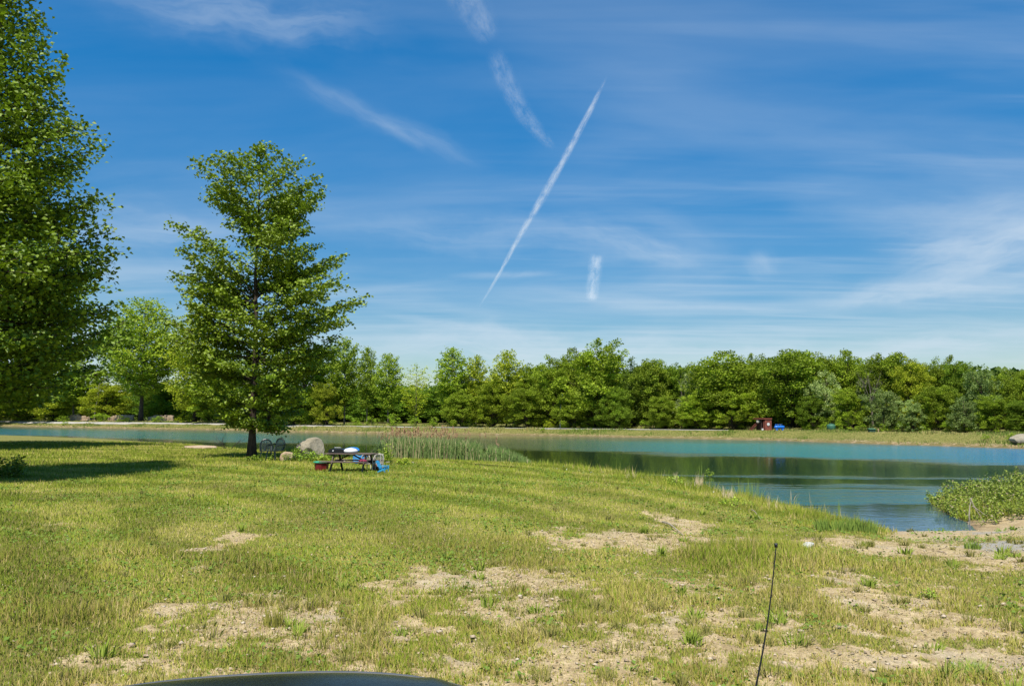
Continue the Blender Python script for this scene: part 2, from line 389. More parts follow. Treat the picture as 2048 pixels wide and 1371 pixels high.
# ------------------------------------------------------------------ ground
def ground():
    az = np.concatenate([np.linspace(-180, -50, 34)[:-1], np.linspace(-50, 50, 560), np.linspace(50, 180, 34)[1:-1]]); az = np.radians(az)
    r = np.concatenate([np.geomspace(0.8, 300, 640), np.geomspace(330, 6000, 16)])
    A, RR = np.meshgrid(az, r, indexing='ij'); x = RR * np.sin(A); y = RR * np.cos(A)
    xf, yf = x.ravel(), y.ravel()
    sd, near = shore(xf, yf); z = height(xf, yf, sd, near)
    d = dirt(xf, yf) * near * (sd > 0)
    clod = (fbm(xf * 5, yf * 5, 3, 7) - .5) * 0.05 + np.abs(fbm(xf * 12, yf * 12, 2, 9) - .5) * 0.04
    z = z + clod * d * smst(np.hypot(xf, yf), 30, 12)
    # far-bank bare strip at the waterline, wet rim near
    wet = np.exp(-np.maximum(sd, 0) / np.where(near, 0.35, 0.7)) * (sd > -3)
    pe = 1024 + FPX * xf / np.maximum(yf, 1)
    ramp = smst(pe, 1720, 1790) * smst(sd, 5.5, 2.0) * near * smst(yf, 0, 5) * (pe < 2300) * smst(sd, -.2, .1) * (yf < 23)
    d = np.maximum(d, ramp)
    bare_far = (1 - near) * smst(sd, 2.2, .2) * (0.55 + 0.7 * (fbm(xf * .35, yf * .35, 3, 2) - .2)) * (sd > 0)
    d = np.maximum(d, np.clip(bare_far, 0, 1) * .65)
    grv = smst(pe, 1800, 1960) * smst(yf, 14.5, 16) * smst(yf, 20.5, 19) * smst(fbm(xf * .8, yf * .8, 3, 77), .36, .5)
    col = np.stack([d, wet, np.clip(grv, 0, 1)], 1)
    na, nr = A.shape
    V = np.stack([xf, yf, z], 1); V = np.vstack([V, [[0, 0, H1(0, .01)]]]); col = np.vstack([col, [[.3, 0, .5]]])
    i, j = np.meshgrid(np.arange(na), np.arange(nr - 1), indexing='ij'); i2 = (i + 1) % na
    F = np.stack([i * nr + j, i * nr + j + 1, i2 * nr + j + 1, i2 * nr + j], -1).reshape(-1, 4)[:, ::-1]
    ctr = na * nr; k = np.arange(na)
    me = np_mesh('ground', V, F, col, True)
    m, nt, out = newmat('ground')
    at = nd(nt, 'ShaderNodeAttribute', _attribute_name='Col'); s3 = nd(nt, 'ShaderNodeSeparateColor', Color=at.outputs['Color'])
    dr, wt, stp = s3.outputs[0], s3.outputs[1], s3.outputs[2]
    g = nt.nodes.new('ShaderNodeNewGeometry'); P = g.outputs['Position']
    n1 = nd(nt, 'ShaderNodeTexNoise', Vector=P, Scale=3.0, Detail=9.0, Roughness=0.7)
    n2 = nd(nt, 'ShaderNodeTexNoise', Vector=P, Scale=22.0, Detail=5.0, Roughness=0.7)
    n3 = nd(nt, 'ShaderNodeTexNoise', Vector=P, Scale=0.6, Detail=4.0, Roughness=0.6)
    vo = nd(nt, 'ShaderNodeTexVoronoi', Vector=P, Scale=9.0, _feature='DISTANCE_TO_EDGE')
    tan = mixc(nt, smooth(nt, n1.outputs[0], .35, .65), (0.40, 0.30, 0.15), (0.64, 0.50, 0.28))
    tan = mixc(nt, smooth(nt, n2.outputs[0], .42, .62, .45, 0.0), tan, (0.19, 0.13, 0.07))
    tan = mixc(nt, smooth(nt, vo.outputs[0], 0.0, 0.05, .35, 0.0), tan, (0.13, 0.09, 0.055))
    tan = mixc(nt, smooth(nt, n3.outputs[0], .5, .66, 0, .30), tan, (0.46, 0.41, 0.33))
    tan = mixc(nt, mth(nt, 'MULTIPLY', stp, .85), tan, (0.30, 0.29, 0.26))
    gr = mixc(nt, smooth(nt, n1.outputs[0], .35, .65), (0.17, 0.175, 0.035), (0.29, 0.26, 0.08))
    gr = mixc(nt, smooth(nt, n2.outputs[0], .4, .6, .6, 0), gr, (0.075, 0.075, 0.025))
    dq = mth(nt, 'ADD', dr, mth(nt, 'ADD', mth(nt, 'MULTIPLY', mth(nt, 'SUBTRACT', n1.outputs[0], .5), 1.1), mth(nt, 'MULTIPLY', mth(nt, 'SUBTRACT', n2.outputs[0], .5), .9)))
    c = mixc(nt, smooth(nt, dq, .30, .62), gr, tan)
    c = mixc(nt, mth(nt, 'MULTIPLY', wt, .75), c, (0.16, 0.105, 0.06))
    hgt = mth(nt, 'ADD', mth(nt, 'MULTIPLY', n1.outputs[0], 1.0), mth(nt, 'MULTIPLY', n2.outputs[0], .35))
    b = nd(nt, 'ShaderNodeBump', Strength=0.9, Distance=0.05, Height=hgt)
    bs = nd(nt, 'ShaderNodeBsdfPrincipled', Base_Color=c, Roughness=0.95, Normal=b.outputs[0]); bs.inputs['Specular IOR Level'].default_value = .1
    nt.links.new(bs.outputs[0], out.inputs[0])
    o = link('ground', me, m); tag(o, kind='structure')
ground()

# ------------------------------------------------------------------ water
def water():
    mb = MB(); S = 900
    me = bpy.data.meshes.new('water'); me.from_pydata([(-S, 8, WZ), (S, 8, WZ), (S, 320, WZ), (-S, 320, WZ)], [], [(0, 1, 2, 3)])
    m, nt, out = newmat('water')
    g = nt.nodes.new('ShaderNodeNewGeometry'); P = g.outputs['Position']
    sx = nd(nt, 'ShaderNodeSeparateXYZ', Vector=P)
    def noise(sc, scale, detail=3.0, rough=.5, rot=0, off=0.0):
        mp = nd(nt, 'ShaderNodeMapping', Vector=P); mp.inputs['Scale'].default_value = sc; mp.inputs['Rotation'].default_value = (0, 0, R(rot)); mp.inputs['Location'].default_value = (off, off, 0)
        return nd(nt, 'ShaderNodeTexNoise', Vector=mp.outputs[0], Scale=scale, Detail=detail, Roughness=rough).outputs[0]
    # wind: gusts roughen the open water, lanes of calm between, still at the ramp
    warp = mth(nt, 'MULTIPLY', mth(nt, 'SUBTRACT', noise((.35, 1, 1), 0.16, 6.0, .68, 8), .5), 20.0)
    yy = mth(nt, 'ADD', sx.outputs[1], warp)
    yy = mth(nt, 'ADD', yy, mth(nt, 'MULTIPLY', sx.outputs[0], smooth(nt, sx.outputs[1], 33, 46, 0.08, 0.62)))
    yy = mth(nt, 'ADD', yy, mth(nt, 'MULTIPLY', mth(nt, 'SUBTRACT', noise((.16, 1, 1), 1.1, 5.0, .65, 4, 9.0), .5), 9.0))
    rp = nt.nodes.new('ShaderNodeValToRGB'); e = rp.color_ramp; e.interpolation = 'EASE'
    nt.links.new(mth(nt, 'DIVIDE', yy, 200.0), rp.inputs[0])
    stops = [(0, .0), (24, .03), (27.0, .06), (29, .50), (31.5, .40), (34.5, .10), (41, .08), (44, .30), (46, .12), (56, .10), (66, .14), (73, .85), (92, .9), (104, .55), (125, .60), (200, .8)]
    e.elements[0].position = 0; e.elements[0].color = (0, 0, 0, 1); e.elements[1].position = 1; e.elements[1].color = (.8,) * 3 + (1,)
    for y_, v_ in stops[1:-1]:
        el = e.elements.new(y_ / 200.0); el.color = (v_, v_, v_, 1)
    brg = mth(nt, 'DIVIDE', sx.outputs[0], mth(nt, 'MAXIMUM', sx.outputs[1], 1.0))
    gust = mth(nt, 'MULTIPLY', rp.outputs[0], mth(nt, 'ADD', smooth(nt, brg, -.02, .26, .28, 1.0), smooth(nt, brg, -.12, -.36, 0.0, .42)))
    w1 = noise((1.0, 1.7, 1), 1.5, 2.0, .5, 18); w2 = noise((1.0, 1.5, 1), 5.0, 3.0, .6, -12); w3 = noise((1, 1, 1), 17.0, 2.0, .5)
    h = mth(nt, 'ADD', mth(nt, 'MULTIPLY', w1, .45), mth(nt, 'ADD', mth(nt, 'MULTIPLY', w2, .30), mth(nt, 'MULTIPLY', w3, .09)))
    amp = mth(nt, 'ADD', mth(nt, 'MULTIPLY', mth(nt, 'MULTIPLY', gust, gust), 0.34), 0.0045)
    amp = mth(nt, 'MULTIPLY', amp, smooth(nt, sx.outputs[1], 21, 30, 2.6, 1.0))
    b = nd(nt, 'ShaderNodeBump', Strength=1.0, Distance=1.0, Height=mth(nt, 'MULTIPLY', h, amp))
    base = mixc(nt, gust, (0.012, 0.018, 0.006), (0.008, 0.21, 0.21)); base = mixc(nt, smooth(nt, sx.outputs[1], 29, 22, 0, .8), base, (0.05, 0.11, 0.17))  # reflected sky put into the base: teal in gusts, light blue near shore
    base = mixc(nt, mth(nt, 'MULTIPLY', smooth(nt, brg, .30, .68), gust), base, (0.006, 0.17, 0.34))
    rough = smooth(nt, gust, 0, 1, .04, .12)
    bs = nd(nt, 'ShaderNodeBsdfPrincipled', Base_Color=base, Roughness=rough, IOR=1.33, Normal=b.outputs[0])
    bs.inputs['Specular IOR Level'].default_value = .5
    nt.links.new(bs.outputs[0], out.inputs[0])
    o = link('water', me, m); tag(o, kind='structure')
water()

# ------------------------------------------------------------------ gravel road on the far bank
def far_d(px):                                             # Y distance of the far waterline at a bearing
    t = (px - CX) / FPX
    best = None
    for a, b in zip(FPs[:-1], FPs[1:]):
        fa, fb = a[0] - t * a[1], b[0] - t * b[1]
        if fa * fb <= 0 and fa != fb:
            s = fa / (fa - fb); best = a[1] + (b[1] - a[1]) * s
    return best if best else FPs[-1][1]
M_gravel = simple('gravel', (0.46, 0.43, 0.38), 0.95, .15, 6, 0.02, spec=.1)
def road():
    V, F = [], []; k = 0
    pxs = np.arange(-260, 1460, 12)
    for i, px in enumerate(pxs):
        d = far_d(px); f = (d + 5.6) / d
        P0 = np.array([(px - CX) / FPX * d, d])
        for j, off in enumerate((5.4, 6.4, 7.4, 8.4)):
            p = P0 * ((d + off + .0) / d)
            V.append((p[0], p[1], H1(p[0], p[1]) + (.03 if j in (0, 3) else .06)))
        if i:
            for j in range(3): F.append((4 * i - 4 + j, 4 * i + j, 4 * i + j + 1, 4 * i - 3 + j))
    o = link('gravel_road', np_mesh('gravel_road', np.array(V), np.array(F)), M_gravel); tag(o, kind='structure')
road()

# ------------------------------------------------------------------ grass
def blades(name, x, y, z, h, w, lean, ldir, col, tri=False):
    n = len(x); a = np.random.RandomState(len(name) + n % 97).rand(n) * 2 * math.pi
    wx, wy = np.cos(a) * w / 2, np.sin(a) * w / 2
    lx, ly = np.cos(ldir) * lean * h, np.sin(ldir) * lean * h
    hz = h * np.sqrt(np.maximum(0.15, 1 - np.minimum(lean, .9) ** 2))
    z = z - 0.01
    if tri:
        V = np.stack([np.stack([x - wx, y - wy, z], 1), np.stack([x + wx, y + wy, z], 1), np.stack([x + lx, y + ly, z + hz], 1)], 1).reshape(-1, 3)
        F = np.arange(3 * n).reshape(-1, 3); cc = np.repeat(col, 3, 0)
        return V, F, cc
    m = 0.5
    V = np.stack([np.stack([x - wx, y - wy, z], 1), np.stack([x + wx, y + wy, z], 1),
                  np.stack([x + lx * .35 + wx * .8, y + ly * .35 + wy * .8, z + hz * .6], 1), np.stack([x + lx * .35 - wx * .8, y + ly * .35 - wy * .8, z + hz * .6], 1),
                  np.stack([x + lx, y + ly, z + hz], 1)], 1).reshape(-1, 3)
    b = np.arange(n)[:, None] * 5
    F = np.concatenate([b + np.array([[0, 1, 2]]), b + np.array([[0, 2, 3]]), b + np.array([[3, 2, 4]])])
    return V, F, np.repeat(col, 5, 0)
def lerp(a, b, t): return np.asarray(a) * (1 - t[:, None]) + np.asarray(b) * t[:, None]
TALL = [tuple(gpt(px, py)[:2]) + (rx / FPX * gpt(px, py)[1], ry) for px, py, rx, ry in
        ((1500, 1112, 85, 1.3), (1560, 1100, 60, 1.0), (1430, 1120, 50, .9))]
def grassfield():
    rs = np.random.RandomState(3); N = 2100000
    u = rs.rand(N); r0, r1, p = 3.6, 78.0, 0.40
    r = (r0 ** p + u * (r1 ** p - r0 ** p)) ** (1 / p)
    az = R(-41) + rs.rand(N) * R(82); x, y = r * np.sin(az), r * np.cos(az)
    # clump
    cx = (fbm(x * 6, y * 6, 2, 50))
    sd, near = shore(x, y); d = dirt(x, y)
    pe = 1024 + FPX * x / y
    ramp = smst(pe, 1720, 1790) * smst(sd, 5.5, 2.0) * (pe < 2300) * (y < 23)
    d = np.maximum(d, ramp)
    keep = (sd > 0.02) & near & (rs.rand(N) < ((1 - d) ** 1.1 * (0.40 + 1.3 * smst(cx, .35, .65)) + .34 * (1 - ramp)))
    x, y, r, sd, d, cx, pe = (q[keep] for q in (x, y, r, sd, d, cx, pe)); n = len(x)
    st = stripes(x, y); big = fbm(x * .22, y * .22, 4, 70); mid = fbm(x * 1.3, y * 1.3, 3, 90)
    lawn = smst(-x * .5 + y * .5, 1, 8)                                 # the mown half is left and back
    lush = np.clip(smst(big, .38, .62) * .7 + smst(-x * .6 + y * .25, -2, 6) * .5, 0, 1)
    tall = np.zeros(n)
    for a, b, rx, ry in TALL: tall = np.maximum(tall, np.exp(-((x - a) / rx) ** 2 - ((y - b) / ry) ** 2))
    edge = smst(sd, 3.2, .6) * smst(pe, 850, 1300)
    sz = rs.gamma(6, 1 / 6., n)
    h = (0.022 + 0.022 * lush + .016 * cx) * sz * (1 + r / 55)
    h *= 1 - .35 * smst(d, .3, .8)
    h *= 1 + tall * 3.6 + edge * (2.4 + 2 * (mid - .3)) + smst(mid, .57, .68) * 1.2 * (r < 16)
    w = 0.0040 * (1 + r / 8.5) * rs.uniform(.7, 1.3, n)
    lean = np.clip(rs.rand(n) * .75 + .12 * lawn * (st > .5), 0, .95); ld = rs.rand(n) * 6.283
    ld = np.where(rs.rand(n) < .25 * lawn, np.where(st > .5, 2.2, 5.4) + rs.randn(n) * .5, ld)
    green = lerp((.15, .21, .018), (.22, .29, .03), rs.rand(n)); yel = lerp((.25, .275, .045), (.35, .35, .08), rs.rand(n)); straw = lerp((.42, .34, .15), (.52, .44, .24), rs.rand(n))
    dry = np.clip(.30 + (1 - lush) * .45 + (mid - .5) * 1.4 + lawn * (st - .5) * .30 - tall * .5 - edge * .2 + d * .2, 0.02, 1)
    c = np.where((rs.rand(n) < dry)[:, None], yel, green)
    fg = smst(y, 22, 8)
    c = np.where((rs.rand(n) < .30 * fg)[:, None], lerp((.24, .20, .07), (.36, .29, .12), rs.rand(n)), c)
    c = np.where((rs.rand(n) < (.05 + .34 * np.clip(dry - .4, 0, 1) + .10 * d))[:, None], straw, c)
    c = c * np.array([1.08, 1.02, .85]) * (0.85 + .36 * rs.rand(n)[:, None]) * (0.84 + .33 * np.clip(st * lawn * (1 - .35 * mid) + (1 - lawn) * .5, 0, 1))[:, None]
    z = height(x, y, sd, np.ones(n, bool))
    nr = r < 15
    V1, F1, C1 = blades('g', x[nr], y[nr], z[nr], h[nr], w[nr], lean[nr], ld[nr], c[nr])
    V2, F2, C2 = blades('gg', x[~nr], y[~nr], z[~nr], h[~nr], w[~nr] * 1.25, lean[~nr], ld[~nr], c[~nr], True)
    o = link('grass', np_mesh('grass', np.vstack([V1, V2]), np.vstack([F1, F2 + len(V1)]), np.vstack([C1, C2])), M_grass)
    tag(o, 'mown grass of the near shore, green on the left and thin yellow over bare earth', 'grass', kind='stuff')
    # coarse tufts (crabgrass-like clumps in the bare earth)
    T = 900; r = 5 + rs.rand(T) ** .8 * 22; az = R(-36) + rs.rand(T) * R(74); tx, ty = r * np.sin(az), r * np.cos(az)
    sdt, nt_ = shore(tx, ty); dd = dirt(tx, ty); k = (sdt > .6) & nt_ & (rs.rand(T) < .15 + dd * .9); tx, ty, r = tx[k], ty[k], r[k]; T = len(tx)
    per = rs.randint(22, 60, T); idx = np.repeat(np.arange(T), per); n = len(idx)
    rad = rs.uniform(.03, .11, T)[idx]; a = rs.rand(n) * 6.283; q = np.sqrt(rs.rand(n)) * rad
    x, y = tx[idx] + np.cos(a) * q, ty[idx] + np.sin(a) * q
    kind = (rs.rand(T) < .28)[idx]
    c = np.where(kind[:, None], lerp((.20, .27, .03), (.30, .36, .06), rs.rand(n)), lerp((.18, .19, .035), (.34, .29, .10), rs.rand(n)))
    h = rs.uniform(.08, .22, T)[idx] * rs.uniform(.6, 1.1, n); w = np.where(kind, .011, .006) * (1 + r[idx] / 14)
    V, F, cc = blades('t', x, y, height(x, y), h, w, np.clip(rs.rand(n) * .8 + .1, 0, .9), a + rs.randn(n) * .4, c)
    o = link('grass_tufts', np_mesh('grass_tufts', V, F, cc), M_grass)
    tag(o, 'coarse bright tufts of grass standing out of the bare earth', 'grass', kind='stuff')
grassfield()

def clods():
    rs = np.random.RandomState(8); N = 26000
    r = 4 + rs.rand(N) ** .9 * 22; az = R(-38) + rs.rand(N) * R(76); x, y = r * np.sin(az), r * np.cos(az)
    sd, near = shore(x, y); d = dirt(x, y); k = (sd > .5) & near & (rs.rand(N) < d * .38 + .004); x, y, r = x[k], y[k], r[k]; n = len(x)
    base = np.array([(1, 0, 0), (-1, 0, 0), (0, 1, 0), (0, -1, 0), (0, 0, 1), (0, 0, -.4), (.6, .6, .55), (-.6, .55, .5), (-.5, -.6, .6), (.6, -.6, .45)])
    F0 = np.array([(4, 0, 6), (4, 6, 2), (4, 2, 7), (4, 7, 1), (4, 1, 8), (4, 8, 3), (4, 3, 9), (4, 9, 0), (0, 5, 2), (2, 5, 1), (1, 5, 3), (3, 5, 0), (0, 2, 6), (2, 1, 7), (1, 3, 8), (3, 0, 9)])
    s = np.clip(rs.gamma(2, .006, n), .004, .035)
    P = base[None] * rs.uniform(.6, 1.3, (n, 10, 1)) * s[:, None, None] * np.array([1.2, 1, .55]); a = rs.rand(n) * 6.28
    ca, sa = np.cos(a)[:, None], np.sin(a)[:, None]
    V = np.stack([P[..., 0] * ca - P[..., 1] * sa + x[:, None], P[..., 0] * sa + P[..., 1] * ca + y[:, None], P[..., 2] + (height(x, y) + s * .3 + .012)[:, None]], -1).reshape(-1, 3)
    F = (F0[None] + (np.arange(n) * 10)[:, None, None]).reshape(-1, 3)
    c = np.repeat(lerp((.28, .20, .12), (.55, .46, .33), rs.rand(n)), 10, 0)
    m, nt, out = newmat('earth_clod'); at = nd(nt, 'ShaderNodeAttribute', _attribute_name='Col')
    bs = nd(nt, 'ShaderNodeBsdfPrincipled', Base_Color=at.outputs['Color'], Roughness=.95); nt.links.new(bs.outputs[0], out.inputs[0])
    o = link('gravel', np_mesh('gravel', V, F, c), m); tag(o, 'dry clods and small stones scattered on the bare earth', 'gravel', kind='stuff')
clods()
def litter():
    rs = np.random.RandomState(18); N = 60000
    r = 4 + rs.rand(N) ** .9 * 24; az = R(-38) + rs.rand(N) * R(76); x, y = r * np.sin(az), r * np.cos(az)
    sd, near = shore(x, y); d = dirt(x, y); k = (sd > .5) & near & (rs.rand(N) < .14 + d * .45); x, y = x[k], y[k]; n = len(x)
    P = np.stack([x, y, height(x, y) + rs.uniform(.008, .035, n)], 1); c = lerp((.26, .18, .09), (.58, .47, .32), rs.rand(n))
    o = link('leaf_litter', leaves_mesh('leaf_litter', P, rs.uniform(.015, .045, n), c, rs, 1.0, hang=.2), M_grass); tag(o, 'pale dead leaf scraps and thatch lying in the thin grass', 'litter', kind='stuff')
    N = 90000; r = 4.5 + rs.rand(N) ** .9 * 34; az = R(-38) + rs.rand(N) * R(76); x, y = r * np.sin(az), r * np.cos(az)
    sd, near = shore(x, y); d = dirt(x, y); p = fbm(x * .9, y * .9, 3, 61); k = (sd > .4) & near & (rs.rand(N) < smst(p, .5, .62) * (1 - d)); x, y, r = x[k], y[k], r[k]; n = len(x)
    P = np.stack([x, y, height(x, y) + rs.uniform(.03, .075, n)], 1); c = lerp((.13, .21, .03), (.22, .32, .06), rs.rand(n))
    o = link('clover', leaves_mesh('clover', P, rs.uniform(.02, .045, n) * (1 + r / 30), c, rs, .7, hang=.1), M_grass); tag(o, 'broad-leaved clover and weeds growing in patches through the grass', 'weeds', kind='stuff')

def bankgrass():
    rs = np.random.RandomState(12); N = 150000
    px = rs.uniform(-120, 2200, N)
    pc = np.arange(-140, 2230, 10); dc = np.array([far_d(q) for q in pc]); d = np.interp(px, pc, dc)
    off = rs.uniform(.05, 16, N); Y = d + off; x = (px - CX) / FPX * d * (Y / d)
    sd, near = shore(x, Y)
    onroad = (px < 1465) & (off > 5.2) & (off < 8.6)
    rough = fbm(x * .35, Y * .35, 3, 2)
    k = (~onroad) & (sd > .05) & (rs.rand(N) < smst(sd, -.6, 2.2) + .15) & (rs.rand(N) < .35 + rough)
    x, Y, off, sd, rough = x[k], Y[k], off[k], sd[k], rough[k]; n = len(x)
    h = (.10 + .22 * smst(rough, .45, .7)) * rs.uniform(.5, 1.4, n); h = np.where(off > 9.5, h * 1.5, h)
    t = fbm(x * .1, Y * .3, 3, 33)
    c = np.where((rs.rand(n) < smst(t, .3, .7) * .7 + .1)[:, None], lerp((.30, .26, .08), (.38, .35, .13), rs.rand(n)), lerp((.10, .15, .025), (.18, .24, .04), rs.rand(n)))
    V, F, cc = blades('b', x, Y, height(x, Y), h, .05 * Y / 100 + h * .16, rs.rand(n) * .6, rs.rand(n) * 6.28, c, True)
    o = link('bank_grass', np_mesh('bank_grass', V, F, cc), M_grass); tag(o, 'rough yellow-green grass on the far bank of the pond', 'grass', kind='stuff')
bankgrass()

# ------------------------------------------------------------------ trees
def leaves_mesh(name, P, size, colr, rs, tilt=0.55, dark=None, hang=0.0):
    """leaf-sized rhombic faces at points P (n,3); col arrays"""
    n = len(P)
    a = rs.rand(n) * 6.283
    nrm = np.stack([np.cos(a) * tilt * rs.rand(n) * 1.6, np.sin(a) * tilt * rs.rand(n) * 1.6, np.ones(n)], 1); nrm /= np.linalg.norm(nrm, axis=1)[:, None]
    b = rs.rand(n) * 6.283; t = np.stack([np.cos(b), np.sin(b), -hang * rs.rand(n)], 1)
    t -= nrm * (t * nrm).sum(1)[:, None]; t /= np.linalg.norm(t, axis=1)[:, None]; s = np.cross(nrm, t)
    L = (np.asarray(size) * rs.uniform(.7, 1.3, n))[:, None]; W = L * rs.uniform(.32, .46, n)[:, None]
    fold = nrm * L * .12
    V = np.stack([P - t * L * .5, P + s * W + fold, P + t * L * .5 - nrm * L * .08, P - s * W + fold], 1).reshape(-1, 3)
    k = np.arange(n)[:, None] * 4; F = np.concatenate([k + np.array([[0, 1, 2]]), k + np.array([[0, 2, 3]])])
    return np_mesh(name, V, F, np.repeat(colr, 4, 0))
def lcol(rs, n, a, b): return lerp(a, b, rs.rand(n)) * rs.uniform(.8, 1.15, (n, 1)) * np.array([1.95, 1.85, 1.2])

def branch_tree(seed, H, trunk_r, prof, nprim, leaf, nodes=0.16, per=3, rise=(0.15, 0.9), lcols=((.10, .17, .02), (.17, .26, .035)), first=0.16, lowdroop=0., spread=.13, sec_k=1.0, vs=.62, thin=1.0, side_bias=0, rn=.08):
    """prof(t, side) -> reach at height fraction t, side = -1..1 (cos of azimuth)"""
    rs = np.random.RandomState(seed); tb = MB(); pts = []
    # trunk with a gentle wander
    wand = [np.array([(fbm(np.array([i * .37 + seed]), np.array([1.7]), 2)[0] - .5) * .012 * H * min(1, i / 6), (fbm(np.array([i * .31]), np.array([seed * .9]), 2)[0] - .5) * .012 * H * min(1, i / 6)]) for i in range(15)]
    tp = [Vector((wand[i][0], wand[i][1], H * .97 * i / 14 - (.15 if i == 0 else 0))) for i in range(15)]
    tr = [trunk_r * (1.35 if i == 0 else (1.0 - .93 * (i / 14) ** .85)) for i in range(15)]
    tr[0] = trunk_r * 1.45
    tb.tube(tp, tr, 10)
    def tpos(z):
        f = min(13.999, max(0, z / (H * .97) * 14)); i = int(f); return tp[i].lerp(tp[i + 1], f - i)
    ga = 2.399963; a0 = rs.rand() * 6.28
    for k in range(nprim):
        t = first + (1 - first) * ((k + rs.rand() * .8) / nprim); az = a0 + ga * k + rs.uniform(-.3, .3)
        if side_bias and rs.rand() < side_bias: az = (0 if rs.rand() < .5 else math.pi) + rs.uniform(-.6, .6)
        L = prof(t, math.cos(az)) * rs.uniform(.66, 1.08)
        if L < .15: continue
        rz = rise[0] + (rise[1] - rise[0]) * t ** 1.8 + rs.uniform(-rn, rn * 1.4)
        if t < .35: rz -= lowdroop * (1 - t / .35)
        drop = L * rz
        z1 = t * H; z0 = max(H * .1, z1 - max(0, drop)); b = tpos(min(z0, H * .96))
        d = Vector((math.cos(az), math.sin(az), 0)); n = max(4, int(L / .45)); pl = []
        sidew = Vector((-d.y, d.x, 0)); w = rs.uniform(-.12, .12)
        for i in range(n + 1):
            s = i / n; zc = drop * (s ** .8) - .05 * L * math.sin(s * 3.1) + .05 * L * s * s
            pl.append(b + d * (L * s) + sidew * (w * L * s * s) + Vector((0, 0, zc)))
        rb = max(.012, trunk_r * .32 * (L / (H * .3)) ** .8 * (1 - t * .5))
        tb.tube(pl, [rb * (1 - .85 * i / n) + .003 for i in range(n + 1)], 5, False)
        # laterals
        ns = max(2, int(L / (.42 / sec_k)))
        for j in range(ns):
            s = .22 + .78 * (j + rs.rand() * .7) / ns
            if s > 1: s = 1
            f = s * n; i = min(n - 1, int(f)); q = pl[i].lerp(pl[i + 1], f - i)
            sg = 1 if j % 2 else -1; l2 = (0.20 + 0.42 * (1 - s)) * L * rs.uniform(.6, 1.2) + .18
            l2 = min(l2, 2.2)
            ang = rs.uniform(.6, 1.15) * sg; dd = Vector((d.x * math.cos(ang) - d.y * math.sin(ang), d.x * math.sin(ang) + d.y * math.cos(ang), rs.uniform(-.12, .38)))
            e = q + dd * l2; m_ = q.lerp(e, .5) + Vector((0, 0, .05 * l2))
            if l2 > .4: tb.tube([q, m_, e], [rb * .3 + .004, rb * .2 + .003, .003], 3, False)
            nn = max(2, int(l2 / nodes))
            for u in range(nn + 1):
                c = q.lerp(e, (u + .3) / (nn + .3)); pts += [c] * per
        nn = max(2, int(L / nodes))
        for u in range(int(nn * .25), nn + 1):
            f = u / nn * n; i = min(n - 1, int(f)); pts += [pl[i].lerp(pl[i + 1], f - i)] * per
    for u in range(int(H * .12 / .12)):
        pts += [tpos(H * (.86 + .13 * rs.rand())) + Vector((0, 0, rs.uniform(0, H * .03)))] * per
    P = np.array([tuple(p) for p in pts]); 
    if thin < 1: P = P[rs.rand(len(P)) < thin]
    n = len(P); P = P + rs.randn(n, 3) * np.array([spread, spread, spread * vs]) - np.array([0, 0, .03])
    c = lcol(rs, n, *lcols)
    lm = leaves_mesh('crown', P, leaf, c, rs, 1.25, hang=.8)
    return tb, lm, P
